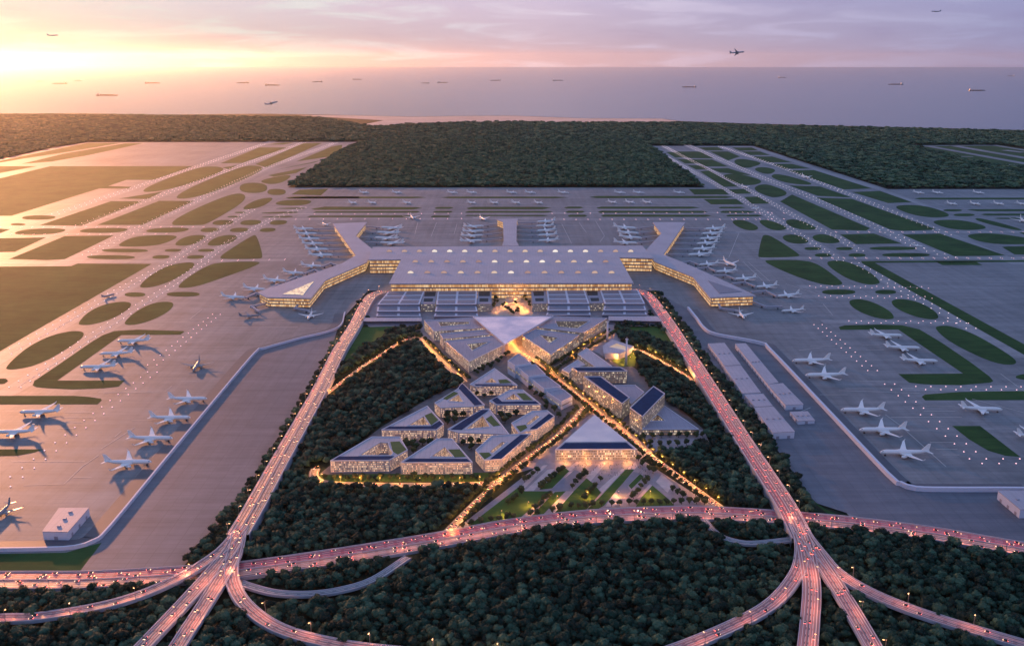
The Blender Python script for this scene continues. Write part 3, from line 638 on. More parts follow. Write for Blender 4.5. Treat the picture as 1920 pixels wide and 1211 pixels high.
r_HR = road('highway', 'raised highway with tail lights climbing the dusk side', [(1150,543,9),(1192,545,9),(1209,550,9),(1223,563,9),(1254,606,9),(1290,662,9),(1328,721,9),(1376,797,10),(1430,880,10),(1468,938,11),(1492,982,11),(1506,1010,11)], 24, 'highway_red', 3, 30)
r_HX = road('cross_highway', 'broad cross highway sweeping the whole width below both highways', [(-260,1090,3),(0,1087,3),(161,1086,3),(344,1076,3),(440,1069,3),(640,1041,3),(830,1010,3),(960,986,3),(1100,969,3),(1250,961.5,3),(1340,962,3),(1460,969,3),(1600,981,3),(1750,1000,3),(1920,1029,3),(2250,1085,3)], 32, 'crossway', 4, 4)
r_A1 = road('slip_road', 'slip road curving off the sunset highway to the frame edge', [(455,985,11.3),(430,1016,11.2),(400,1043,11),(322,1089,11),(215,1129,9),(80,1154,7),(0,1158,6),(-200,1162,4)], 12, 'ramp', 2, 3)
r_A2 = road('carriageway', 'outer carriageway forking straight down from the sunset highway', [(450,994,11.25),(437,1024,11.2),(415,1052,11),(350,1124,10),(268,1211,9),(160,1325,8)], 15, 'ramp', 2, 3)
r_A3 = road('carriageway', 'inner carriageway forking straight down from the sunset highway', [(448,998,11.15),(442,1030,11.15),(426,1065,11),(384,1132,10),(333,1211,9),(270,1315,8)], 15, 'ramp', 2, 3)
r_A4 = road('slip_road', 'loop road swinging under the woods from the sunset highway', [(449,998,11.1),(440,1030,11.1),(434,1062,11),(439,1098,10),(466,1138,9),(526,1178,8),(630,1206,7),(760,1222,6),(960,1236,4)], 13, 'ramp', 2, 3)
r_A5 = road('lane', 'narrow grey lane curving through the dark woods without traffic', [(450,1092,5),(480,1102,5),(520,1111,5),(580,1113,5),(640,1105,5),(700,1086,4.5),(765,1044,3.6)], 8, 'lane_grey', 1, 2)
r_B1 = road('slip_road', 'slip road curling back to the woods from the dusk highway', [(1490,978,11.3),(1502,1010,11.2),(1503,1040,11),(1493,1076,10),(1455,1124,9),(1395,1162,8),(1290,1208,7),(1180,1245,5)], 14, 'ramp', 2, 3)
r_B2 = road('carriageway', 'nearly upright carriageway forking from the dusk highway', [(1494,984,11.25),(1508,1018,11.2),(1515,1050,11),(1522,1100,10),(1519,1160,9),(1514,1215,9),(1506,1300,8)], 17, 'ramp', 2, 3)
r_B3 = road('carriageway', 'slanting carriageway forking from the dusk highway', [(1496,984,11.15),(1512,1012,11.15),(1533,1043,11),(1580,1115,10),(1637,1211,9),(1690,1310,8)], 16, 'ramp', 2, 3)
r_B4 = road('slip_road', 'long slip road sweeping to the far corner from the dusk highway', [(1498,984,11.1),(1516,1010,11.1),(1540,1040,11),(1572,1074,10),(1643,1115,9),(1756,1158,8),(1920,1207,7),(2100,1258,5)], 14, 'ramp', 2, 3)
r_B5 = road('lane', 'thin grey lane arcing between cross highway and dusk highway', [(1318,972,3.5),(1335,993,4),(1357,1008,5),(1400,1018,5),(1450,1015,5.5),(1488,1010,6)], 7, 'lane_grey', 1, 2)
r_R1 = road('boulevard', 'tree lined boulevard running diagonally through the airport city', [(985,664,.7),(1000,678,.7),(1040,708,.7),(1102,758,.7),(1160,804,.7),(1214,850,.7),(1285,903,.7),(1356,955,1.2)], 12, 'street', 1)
r_R2 = road('boulevard', 'tree lined boulevard slanting from the junction to the cross highway', [(1102,758,.8),(1075,788,.8),(1044,819,.8),(1000,852,.8),(947,893,.8),(890,945,.8),(836,1000,1.4)], 12, 'street', 1)
r_R3 = road('street', 'lit street with tree rows below the courtyard blocks', [(592,878,.7),(588,891,.7),(604,903,.7),(660,907.5,.7),(800,908.5,.7),(925,905,.7),(950,892,.9)], 13, 'street', 1)
r_R4 = road('street', 'lit street slanting beside the striped office block', [(786,637,.7),(810,660,.7),(840,688,.7),(872,716,.7)], 12, 'street', 1)
r_R5 = road('street', 'lit street bending through the woods to the sunset highway', [(788,638,.8),(768,636,.8),(748,643,.8),(715,665,.8),(680,687,.8),(640,717,.8),(605,744,.8)], 8, 'street', 1)
r_R6 = road('street', 'short lit street between office block and small grey halls', [(1042,708,.8),(1036,694,.8),(1060,678,.8),(1080,666,.8),(1107,648,.8),(1150,622,.8)], 9, 'street', 1)
r_R7 = road('street', 'lit street curving through the woods to the dusk highway', [(1186,654,.7),(1205,659,.7),(1223,668,.7),(1257,687,.7),(1290,707,.7),(1322,733,.7),(1340,760,.7)], 8, 'street', 1)
# ================================================================ BUILDINGS
NO_TREE = []
def inset(pts, d):
    """move every edge of a ccw polygon inwards by d"""
    n = len(pts); out = []
    for i in range(n):
        p0, p1, p2 = Vector(pts[i-1][:2]), Vector(pts[i][:2]), Vector(pts[(i+1) % n][:2])
        e1 = (p1-p0).normalized(); e2 = (p2-p1).normalized(); n1 = Vector((-e1.y, e1.x)); n2 = Vector((-e2.y, e2.x))
        k = 1 + n1.dot(n2); m = (n1+n2)/max(k, .35)
        out.append(Vector((p1.x + m.x*d, p1.y + m.y*d)))
    return out
def facing(a, b, inner=False):
    m = (Vector(a[:2])+Vector(b[:2]))/2; e = (Vector(b[:2])-Vector(a[:2])).normalized(); n = Vector((e.y, -e.x))
    return n.dot(-m.normalized()) > -.25
def strips(par, ring,  z0, z1, n, mat, name='window_strip', proud=.15, fill=.62, minlen=7, edge=.9, only_facing=True):
    """one glazing strip for every storey of every wall the place shows"""
    k = len(ring); sh = (z1-z0)/n
    for i in range(k):
        a, b = Vector(ring[i][:2]), Vector(ring[(i+1) % k][:2]); l = (b-a).length
        if l < minlen or (only_facing and not facing(a+par.location.xy, b+par.location.xy)): continue
        e = (b-a)/l; nn = Vector((e.y, -e.x)); a2 = a + e*edge + nn*proud; b2 = b - e*edge + nn*proud; lo = l-2*edge
        off = random.random()*50
        for s in range(n):
            za = z0 + s*sh + sh*(1-fill)/2; zb = za + sh*fill
            m = MB(); m.quad((a2.x, a2.y, za), (b2.x, b2.y, za), (b2.x, b2.y, zb), (a2.x, a2.y, zb), 0, ((off, s+.5), (off+lo, s+.5), (off+lo, s+.5), (off, s+.5)))
            for (q0, q1, zz) in ((a2, b2, za), (b2, a2, zb)):     # reveal above and below, back to the wall
                r0, r1 = q0 - nn*proud, q1 - nn*proud
                m.quad((r0.x, r0.y, zz), (r1.x, r1.y, zz), (q1.x, q1.y, zz), (q0.x, q0.y, zz), 1)
            put(name, m, [mat, 'wall_dim'], par)
def building(name, label, cat, tile, outer, h, court=None, storeys=5, wall='wall', roof='roof', glaze='glaze_flat', group=None, features=(), par_h=.9, fill=.62, z0=.4, shrink=0.0):
    O_ = ccw(WP(tile, outer, h))
    if shrink: O_ = [Vector((p.x, p.y, h)) for p in inset(O_, shrink)]
    c = sum(O_, Vector((0, 0, 0)))/len(O_); c = Vector((c.x, c.y, 0))
    root = empty(name, c, label, cat, group); NO_TREE.append([p.xy for p in O_])
    o = [Vector((p.x-c.x, p.y-c.y)) for p in O_]
    q = None
    if court: q = ccw([Vector((p.x-c.x, p.y-c.y)) for p in WP(tile, court, h)])
    m = MB(); n = len(o)
    for i in range(n):
        a, b = o[i], o[(i+1) % n]; m.quad((a.x, a.y, z0), (b.x, b.y, z0), (b.x, b.y, h), (a.x, a.y, h))
    if q:
        for i in range(len(q)):
            a, b = q[i], q[(i+1) % len(q)]; m.quad((b.x, b.y, z0), (a.x, a.y, z0), (a.x, a.y, h), (b.x, b.y, h))
    put('wall', m, wall, root)
    m = MB()
    if q:
        loops = [[Vector((p.x, p.y, h)) for p in o], [Vector((p.x, p.y, h)) for p in q[::-1]]]
        flat = loops[0]+loops[1]; m.v = [tuple(p) for p in flat]
        for t in tessellate_polygon(loops):
            a, b, cc = (flat[k] for k in t)
            if (b.x-a.x)*(cc.y-a.y)-(b.y-a.y)*(cc.x-a.x) < 0: t = (t[0], t[2], t[1])
            m.f.append(tuple(t)); m.m.append(0)
    else: m.poly([(p.x, p.y, h) for p in o])
    put('roof', m, roof, root)
    m = MB(); ii = inset(o, .8)
    for i in range(n):
        j = (i+1) % n; a, b, a2, b2 = o[i], o[j], ii[i], ii[j]; z = h+par_h
        m.quad((a.x, a.y, h), (b.x, b.y, h), (b.x, b.y, z), (a.x, a.y, z)); m.quad((b2.x, b2.y, h+.01), (a2.x, a2.y, h+.01), (a2.x, a2.y, z), (b2.x, b2.y, z))
        m.quad((a.x, a.y, z), (b.x, b.y, z), (b2.x, b2.y, z), (a2.x, a2.y, z))
    if q:
        jj = inset(q, -.7)
        for i in range(len(q)):
            j = (i+1) % len(q); a, b, a2, b2 = q[i], q[j], jj[i], jj[j]; z = h+par_h*.8
            m.quad((b.x, b.y, h), (a.x, a.y, h), (a.x, a.y, z), (b.x, b.y, z)); m.quad((a2.x, a2.y, h+.01), (b2.x, b2.y, h+.01), (b2.x, b2.y, z), (a2.x, a2.y, z))
            m.quad((a2.x, a2.y, z), (b2.x, b2.y, z), (b.x, b.y, z), (a.x, a.y, z))
    put('parapet', m, 'parapet', root)
    strips(root, o, z0+.6, h-.6, storeys, glaze, fill=fill)
    if q:
        qq = q[::-1]; strips(root, qq, z0+.6, h-.6, storeys, glaze, fill=fill, minlen=5)
        m = MB(); m.poly([(p.x, p.y, z0+.25) for p in q]); put('courtyard_floor', m, 'slab_grey', root)
    for kind, mat, pts in features:
        zz = h + (.7 if kind != 'green_roof' else .45)
        pp = ccw([Vector((p.x-c.x, p.y-c.y)) for p in WP(tile, pts, zz)])
        m = MB(); m.prism(pp, h+.02, zz); put(kind, m, mat, root)
    return root
G9 = 'triangular courtyard blocks of the airport city'
SOL, GRN = 'solar_roof', 'green_roof'
blocks = [
 ('M','block with wide open court beside the woods, in the front row',[(95,828),(490,600),(755,600),(830,725),(655,823)],[(370,775),(570,650),(645,655),(655,700),(690,750),(672,775)],
   [(SOL,'pv_blue',[(180,783),(700,780),(650,818),(125,818)]),(GRN,'roof_green',[(665,645),(752,640),(818,720),(742,768),(688,735)])]),
 ('M','triangular block with green corner, middle of the front row',[(760,845),(1105,618),(1250,618),(1445,843)],[(1045,788),(1180,695),(1262,788)],
   [(SOL,'pv_blue',[(850,802),(1390,805),(1430,838),(790,838)]),(GRN,'roof_green',[(1210,718),(1320,715),(1378,785),(1275,790)])]),
 ('N','block with long blue slanted solar roof beside the boulevard, front row',[(360,625),(515,490),(770,474),(890,470),(608,714),(445,722)],[(492,640),(610,545),(655,548),(525,655)],
   [(SOL,'pv_blue',[(500,705),(788,477),(880,480),(600,708)]),(GRN,'roof_green',[(392,648),(488,645),(512,668),(442,712)])]),
 ('M','block with bent blue solar roof at the wood edge, second row',[(580,535),(1015,308),(1172,480),(1102,535)],[(830,493),(980,405),(1042,490)],
   [(SOL,'pv_blue',[(660,500),(1045,498),(1130,447),(1163,480),(1098,530),(600,530)]),(GRN,'roof_green',[(990,395),(1055,370),(1118,438),(1050,488)])]),
 ('M','central block with slanting blue solar wing and green wing',[(1205,530),(1540,338),(1600,335),(1790,575),(1310,560)],[(1375,528),(1540,402),(1605,505)],
   [(SOL,'pv_blue',[(1240,525),(1512,342),(1592,345),(1340,528)]),(GRN,'roof_green',[(1567,430),(1620,395),(1703,488),(1640,497)])]),
 ('M','block with steep blue solar wing pointing at the woods, upper row',[(1083,280),(1300,150),(1345,90),(1560,300),(1452,312),(1140,325)],[(1205,262),(1310,198),(1355,272)],
   [(SOL,'pv_blue',[(1302,127),(1350,97),(1535,293),(1462,298)]),(GRN,'roof_green',[(1165,237),(1260,167),(1308,187),(1200,247)])]),
 ('g','smallest triangular block nearest the striped office block',[(850,487),(990,395),(1122,492),(885,498)],[(930,478),(975,448),(1008,478)],
   [(SOL,'pv_blue',[(878,484),(1088,484),(1110,494),(888,495)]),(GRN,'roof_green',[(1012,460),(1058,456),(1088,477),(1020,479)])]),
 ('N','block with angled blue solar roof beside the four plain halls',[(490,162),(690,55),(810,55),(985,195),(560,197)],[(632,150),(722,90),(792,150)],
   [(SOL,'pv_blue',[(515,142),(553,113),(612,165),(930,160),(968,190),(565,192)]),(GRN,'roof_green',[(752,86),(828,86),(905,150),(815,150)])]),
 ('N','block with green corner and blue wing below the plain halls',[(700,370),(900,256),(1040,250),(1110,305),(945,428),(770,465)],[(832,380),(940,292),(972,308),(868,388)],
   [(SOL,'pv_blue',[(875,420),(1058,278),(1102,302),(938,424)]),(GRN,'roof_green',[(745,397),(833,382),(852,410),(785,448)])]),
]
for t, lab, o, q, ft in blocks: building('courtyard_block', 'lavender roofed '+lab, 'apartment block', t, o, 17, q, 5, 'wall', 'roof', 'glaze_flat', G9, ft)
# striped office block, west: three bars
OA = 'office block bars beside the glass canopy'
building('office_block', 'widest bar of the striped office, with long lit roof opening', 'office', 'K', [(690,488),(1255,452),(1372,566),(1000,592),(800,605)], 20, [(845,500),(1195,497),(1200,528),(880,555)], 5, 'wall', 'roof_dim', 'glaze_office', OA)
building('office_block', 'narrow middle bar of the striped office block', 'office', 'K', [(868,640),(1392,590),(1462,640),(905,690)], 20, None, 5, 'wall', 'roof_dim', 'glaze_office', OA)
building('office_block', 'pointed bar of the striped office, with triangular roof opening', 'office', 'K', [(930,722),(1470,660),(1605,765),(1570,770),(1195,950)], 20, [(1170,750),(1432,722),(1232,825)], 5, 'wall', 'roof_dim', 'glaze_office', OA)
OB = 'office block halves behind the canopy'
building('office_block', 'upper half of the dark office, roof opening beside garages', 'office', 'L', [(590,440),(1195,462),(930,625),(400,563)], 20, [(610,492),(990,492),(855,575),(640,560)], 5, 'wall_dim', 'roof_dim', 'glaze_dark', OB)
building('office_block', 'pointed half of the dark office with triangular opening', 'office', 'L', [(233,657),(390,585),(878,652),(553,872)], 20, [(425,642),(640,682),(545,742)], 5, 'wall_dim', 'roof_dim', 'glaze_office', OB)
# four plain halls
HG = 'row of four plain halls on the boulevard'
for lab, t, o, hh in [('first plain cube hall nearest the glass canopy','O',[(950,677),(973,661.5),(998,681),(965,687)],23),('second plain cube hall from the glass canopy','O',[(967,688),(1005,682.5),(1025.5,702.5),(990,707)],20),
                  ('third plain cube hall from the glass canopy','O',[(991,708),(1026,704.5),(1054.5,725),(1019,730.5)],17),('last plain cube hall nearest the junction','O',[(1021,734),(1056,728.5),(1075.5,743.5),(1052,755)],14)]:
    building('plain_hall', lab+', blank lavender roof', 'hall', t, o, hh, None, 1, 'white_wall', 'roof_dim', 'glaze_dark', HG, fill=.16, shrink=1.6)
# east group
building('grey_wing', 'long sloping grey wing with blank roof above the boulevard', 'building', 'O', [(1083,664),(1100,652.5),(1148,687),(1116,688)], 13, None, 3, 'wall', 'roof', 'glaze_dark')
building('grey_pavilion', 'low grey pavilion tucked before the blue roofed bar', 'building', 'L', [(680,1040),(860,928),(945,985),(800,1030),(760,1080)], 11, None, 2, 'wall', 'roof', 'glaze_dark')
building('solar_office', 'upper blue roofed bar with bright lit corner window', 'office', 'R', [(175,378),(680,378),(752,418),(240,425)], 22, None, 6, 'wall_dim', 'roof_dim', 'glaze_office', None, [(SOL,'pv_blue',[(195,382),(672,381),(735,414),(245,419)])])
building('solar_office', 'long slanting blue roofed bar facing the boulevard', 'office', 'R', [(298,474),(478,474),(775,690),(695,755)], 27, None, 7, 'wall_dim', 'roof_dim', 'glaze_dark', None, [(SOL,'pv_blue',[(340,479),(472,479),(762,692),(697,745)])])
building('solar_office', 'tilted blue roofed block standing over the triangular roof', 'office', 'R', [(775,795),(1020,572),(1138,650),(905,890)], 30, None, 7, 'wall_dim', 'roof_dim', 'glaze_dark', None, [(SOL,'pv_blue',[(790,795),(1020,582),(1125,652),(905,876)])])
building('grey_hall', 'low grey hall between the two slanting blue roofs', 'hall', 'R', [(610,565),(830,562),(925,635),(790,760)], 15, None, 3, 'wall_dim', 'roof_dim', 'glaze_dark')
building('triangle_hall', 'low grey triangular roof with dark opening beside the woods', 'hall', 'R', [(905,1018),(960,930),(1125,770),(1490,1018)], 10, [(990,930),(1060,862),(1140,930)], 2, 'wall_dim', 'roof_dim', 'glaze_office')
for R_, h0, pts in [('R',27,[(283,560),(370,610),(370,670),(283,615)])]: pass
# hexagonal hall and minarets
def hex_hall():
    h = 13; t = 'L'; top = ccw(WP(t, [(1140,768),(1250,698),(1492,775),(1440,815),(1325,860),(1150,850)], h)); c = sum(top, Vector())/6; c.z = 0
    root = empty('faceted_hall', c, 'faceted pale hall with lit square roof recess beside two towers', 'hall'); NO_TREE.append([p.xy for p in top])
    T = [Vector((p.x-c.x, p.y-c.y, h)) for p in top]; Bm = [Vector((p.x*.86, p.y*.86, .4)) for p in T]
    m = MB()
    for i in range(6): m.quad(Bm[i], Bm[(i+1) % 6], T[(i+1) % 6], T[i])
    put('wall', m, 'white_wall', root)
    q = ccw([Vector((p.x-c.x, p.y-c.y, h)) for p in WP(t, [(1212,780),(1300,742),(1455,797),(1400,822)], h)])
    m = MB(); loops = [T, q[::-1]]; flat = T+q[::-1]; m.v = [tuple(p) for p in flat]
    for tri in tessellate_polygon(loops):
        a, b, cc = (flat[k] for k in tri)
        if (b.x-a.x)*(cc.y-a.y)-(b.y-a.y)*(cc.x-a.x) < 0: tri = (tri[0], tri[2], tri[1])
        m.f.append(tuple(tri)); m.m.append(0)
    put('roof', m, 'roof', root)
    m = MB(); d = Vector((0, 0, -4))
    for i in range(4): a, b = q[i], q[(i+1) % 4]; m.quad(b+d, a+d, a, b)
    m.poly([p+d for p in q]); put('roof_recess', m, 'hall_recess', root)
plain('hall_recess', (.6, .5, .42), .6, emit=(1, .66, .38), strength=.28)
hex_hall()
def minaret(base, topv, tile, lab):
    p = W(base, 0.4, tile); s = px_scale(p)*math.cos(TH); ht = (base[1]-topv)/TILE[tile][2]/s
    root = empty('slim_tower', p, lab, 'tower', 'slim towers by the faceted hall')
    m = MB(); m.lathe([(0, 2.3, 0), (ht*.9, 1.5, 0)], 10, 'z'); put('shaft', m, 'white_wall', root, True)
    m = MB(); m.lathe([(ht*.9, 2.6, 0), (ht*.925, 2.8, 0), (ht*.94, 1.3, 0)], 10, 'z'); put('balcony', m, 'white_wall', root)
    m = MB(); m.lathe([(ht*.94, 1.3, 0), (ht*.975, 1.1, 0), (ht, .1, 0)], 10, 'z'); put('cap', m, 'pole', root)
minaret((1190, 715), 478, 'L', 'slim pale tower against the dark garage slabs')
minaret((1402, 985), 668, 'L', 'slim pale tower on the lit lawn before the hall')
# glass hall in the south
sb = building('glass_hall', 'wide lit hall with blue solar strip facing the park', 'hall', 'O', [(1041,843),(1058,828.5),(1176,827.5),(1194,842.5)], 16, None, 4, 'wall', 'roof', 'glaze_office', None, [(SOL,'pv_blue',[(1047,841.5),(1060,830),(1174,829.5),(1188,841)])], fill=.7)
def glass_roof():
    root = sb; c = root.location; a, b, d = W((1115,777), 10), W((1057,828), 17.2), W((1177,827.2), 17.2)
    m = MB(); P3 = [Vector((p.x-c.x, p.y-c.y, p.z)) for p in (b, d, a)]
    m.poly(P3); g = [Vector((p.x, p.y, .4)) for p in P3]
    for i in range(3): m.quad(g[i], g[(i+1) % 3], P3[(i+1) % 3], P3[i])
    put('glass_roof', m, 'hall_glass', root); NO_TREE.append([a.xy, b.xy, d.xy])
glass_roof()
# canopy
def canopy():
    pts = [W((887.5,594), 27), W((947,645), 22), W((1037,592.5), 27)]; c = sum(pts, Vector())/3; c.z = 0
    root = empty('glass_canopy', c, 'large pink white triangular glass canopy between the two offices', 'canopy')
    q = [p-c for p in pts]; dn = Vector((0, 0, -1.0)); m = MB()
    m.poly(q); m.poly([p+dn for p in q][::-1])
    for i in range(3): m.quad(q[i]+dn, q[(i+1) % 3]+dn, q[(i+1) % 3], q[i])
    put('glass_roof', m, 'canopy_glass', root)
    m = MB()
    for i in range(3):
        a, b = q[i], q[(i+1) % 3]; e = (b-a).normalized(); n = Vector((e.y, -e.x, 0)); u = Vector((0, 0, .9))
        m.quad(a+n*1.2-u, b+n*1.2-u, b+n*1.2+u, a+n*1.2+u); m.quad(a+n*1.2+u, b+n*1.2+u, b+u, a+u); m.quad(a-u, b-u, b+n*1.2-u, a+n*1.2-u)
    put('rim', m, 'parapet', root)
    for f in ((.18,.64,.18),(.12,.76,.12),(.6,.2,.2),(.2,.2,.6)):
        p = q[0]*f[0]+q[1]*f[1]+q[2]*f[2]; m = MB(); m.lathe([(.4, .7, 0), (p.z-1.1, .55, 0)], 8, 'z'); cl = put('column', m, 'white_wall', root); cl.location = (p.x, p.y, 0)
canopy()
# garages ---------------------------------------------------------
def garage(lab, tile, BL, BR, FR, FL, y2, y3, ext):
    """three stepped decks; the corners are those of the top deck, y2 / y3 the lower deck fronts"""
    hs = (21, 15.5, 10.5); P4 = [W(p, hs[0], tile) for p in (FL, FR, BR, BL)]
    c = sum(P4, Vector())/4; c.z = 0; root = empty('parking_garage', c, lab, 'garage', 'stepped parking garages before the terminal')
    NO_TREE.append([p.xy for p in P4])
    l2 = [W((FL[0]-ext, y2), hs[1], tile), W((FR[0]+ext, y2), hs[1], tile)]; l3 = [W((FL[0]-2*ext, y3), hs[2], tile), W((FR[0]+1.6*ext, y3), hs[2], tile)]
    decks = [(P4[0], P4[1], P4[2], P4[3], hs[0]), (l2[0], l2[1], P4[1], P4[0], hs[1]), (l3[0], l3[1], l2[1], l2[0], hs[2])]
    for di, (fl, fr, br, bl, h) in enumerate(decks):
        pts = [Vector((p.x-c.x, p.y-c.y)) for p in (fl, fr, br, bl)]
        m = MB(); m.prism(pts, .4, h-2.6); put('deck_body', m, 'slab_grey', root)
        o = inset(ccw(pts), -1.0); m = MB(); m.prism(o, h-1.5, h, bottom=True); put('deck_roof', m, 'parapet', root)
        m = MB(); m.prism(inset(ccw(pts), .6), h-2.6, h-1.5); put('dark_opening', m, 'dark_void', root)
        a, b, d, e = (Vector((p.x, p.y)) for p in pts)      # fl fr br bl
        rows = 3 if di == 0 else 1
        for r in range(rows):
            t0, t1 = (r+.12)/rows, (r+.86)/rows
            for s0, s1 in ((.03, .47), (.53, .97)):
                def pt(s, t): 
                    f = a+(b-a)*s; g = e+(d-e)*s; return f+(g-f)*t
                q = [pt(s0, t0), pt(s1, t0), pt(s1, t1), pt(s0, t1)]; m = MB(); m.prism(q, h+.02, h+.7); put('solar_panel', m, 'pv_grey', root)
garage('stepped parking garage nearest the sunset highway', 'K', (290,165), (690,155), (635,300), (172,300), 378, 432, 8)
garage('stepped parking garage on the sunset side of the tree court', 'K', (850,157), (1285,152), (1275,298), (830,300), 378, 432, 12)
garage('stepped parking garage on the dusk side of the tree court', 'L', (515,150), (935,148), (985,292), (530,292), 368, 418, 10)
garage('stepped parking garage nearest the dusk highway', 'L', (1115,145), (1535,143), (1610,292), (1165,292), 365, 415, 14)
def link_block(lab, tile, o, c1, c2):
    h = 19; O_ = ccw(WP(tile, o, h)); c = sum(O_, Vector())/4; c.z = 0
    root = empty('link_block', c, lab, 'building', 'link blocks beside the garages'); NO_TREE.append([p.xy for p in O_])
    loc = lambda pts, z: ccw([Vector((p.x-c.x, p.y-c.y)) for p in WP(tile, pts, z)])
    m = MB(); m.prism(loc(o, h), .4, h); put('body', m, 'roof_dim', root)
    for q in (c1, c2): m = MB(); m.prism(loc(q, h), h+.02, h+.25); put('light_well', m, 'dark_void', root)
    O2 = [Vector((p.x, p.y)) for p in loc(o, h)]; strips(root, O2, .8, h-.8, 4, 'glaze_dark', name='louvre_band', fill=.5)
link_block('link block with two dark wells between the sunset side garages', 'K', [(698,155),(842,155),(815,298),(650,298)], [(700,165),(825,163),(815,213),(692,215)], [(690,238),(795,238),(785,275),(685,276)])
link_block('link block with two dark wells on the sunset side of the court', 'K', [(1295,152),(1450,150),(1450,298),(1285,298)], [(1308,160),(1432,158),(1430,212),(1308,213)], [(1315,236),(1415,236),(1412,274),(1312,275)])
link_block('link block with louvred wells on the dusk side of the court', 'L', [(338,152),(505,150),(522,292),(348,295)], [(358,160),(478,158),(480,208),(368,210)], [(380,236),(476,234),(476,268),(384,270)])
link_block('link block with two dark wells between the dusk side garages', 'L', [(945,148),(1105,146),(1155,288),(995,290)], [(960,155),(1080,153),(1085,203),(972,205)], [(1000,233),(1095,232),(1102,268),(1012,270)])
def low_slab(lab, tile, o, dark):
    h = 9; O_ = ccw(WP(tile, o, h)); c = sum(O_, Vector())/4; c.z = 0; root = empty('low_depot', c, lab, 'building', 'low slabs below the garages'); NO_TREE.append([p.xy for p in O_])
    loc = lambda pts, z: ccw([Vector((p.x-c.x, p.y-c.y)) for p in WP(tile, pts, z)])
    m = MB(); m.prism(loc(o, h), h-1.4, h, bottom=True); put('roof', m, 'roof', root)
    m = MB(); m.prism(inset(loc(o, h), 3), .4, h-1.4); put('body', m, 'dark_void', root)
    m = MB(); m.prism(inset(loc(o, h), -.5), .4, 4.0); put('front_ledge', m, 'slab_grey', root)
low_slab('long low slab roof below the sunset side garages', 'K', [(10,455),(665,448),(665,490),(-30,492)], None)
low_slab('long low slab roof below the dusk side garages', 'L', [(1205,436),(1755,436),(1800,492),(1205,482)], None)
# pavilion wedges in the tree court
for lab, pts in (('tilted sandy pavilion roof in the middle of the tree court', [(1545,320),(1640,195),(1790,235),(1700,275)]), ('lower sandy pavilion by the canopy edge of the tree court', [(1460,430),(1560,365),(1660,430),(1560,438)])):
    O_ = WP('K', pts, 5); c = sum(O_, Vector())/4; c.z = 0; root = empty('court_pavilion', c, lab, 'pavilion')
    o = ccw([Vector((p.x-c.x, p.y-c.y)) for p in O_]); m = MB(); m.prism(inset(o, 1.5), .4, 4.2); put('glass_base', m, 'hall_recess', root)
    m = MB(); m.prism(o, 4.2, 5, bottom=True); put('roof', m, 'sand_paving', root)
# warehouses ------------------------------------------------------
def warehouse(lab, tile, o, h=9, group='flat roofed cargo sheds in the paved lot'):
    O_ = ccw(WP(tile, o, h)); c = sum(O_, Vector())/len(O_); c.z = 0; root = empty('cargo_shed', c, lab, 'shed', group)
    q = [Vector((p.x-c.x, p.y-c.y)) for p in O_]
    m = MB(); m.prism(q, .1, h-.8, top=False); put('wall', m, 'white_wall', root)
    m = MB(); m.prism(inset(q, -.35), h-.8, h, bottom=True); put('roof', m, 'roof', root)
    n = len(q)
    for i in range(n):                                   # loading doors on the walls in view
        a, b = q[i], q[(i+1) % n]; l = (b-a).length
        if l < 22 or not facing(a+c.xy, b+c.xy): continue
        e = (b-a)/l; nn = Vector((e.y, -e.x)); k = int(l/16)
        for j in range(k):
            s = (j+.5)*l/k; p0 = a+e*(s-2.3)+nn*.12; p1 = a+e*(s+2.3)+nn*.12
            m = MB(); m.quad((p0.x, p0.y, .2), (p1.x, p1.y, .2), (p1.x, p1.y, 4.6), (p0.x, p0.y, 4.6)); put('loading_door', m, 'roof_dim', root)
    for j in range(3):
        s = .2+.3*j; p = q[0]*(1-s)*.5+q[1]*s*.5+q[2]*s*.5+q[3 % n]*(1-s)*.5; m = MB(); m.box(p.x-1.8, p.x+1.8, p.y-1.4, p.y+1.4, h+.01, h+1.5); put('roof_vent', m, 'bridge_grey', root)
for lab, t, o, h in [('uppermost white shed of the long row by the highway trees','f',[(163,156),(220,154),(277,230),(220,233)],9),('second white shed down the row by the highway trees','f',[(219,236),(278,233),(346,326),(283,329)],9),
     ('short third shed of the row by the highway trees','f',[(290,334),(355,331),(388,373),(326,376)],8),('lowest and longest white shed of the row by the highway trees','f',[(323,379),(391,376),(465,462),(388,466)],11),
     ('narrow long shed beside the perimeter wall','f',[(258,157),(294,155),(408,291),(372,298)],9),('broad shed below the narrow one beside the perimeter wall','f',[(372,299),(424,294),(495,367),(434,370)],9),
     ('smallest detached square shed of the paved lot','f',[(449,394),(510,392),(535,423),(478,426)],6)]: warehouse(lab, t, o, h)
warehouse('huge pale shed cut by the frame edge at the white wall', 'J', [(1638,930),(2050,930),(2150,1090),(1832,1092)], 12, 'lone cargo sheds by the walls')
warehouse('lone pale box shed on the apron inside the sunset side wall', 'b', [(148,810),(206,729),(310,728),(236,812)], 11, 'lone cargo sheds by the walls')
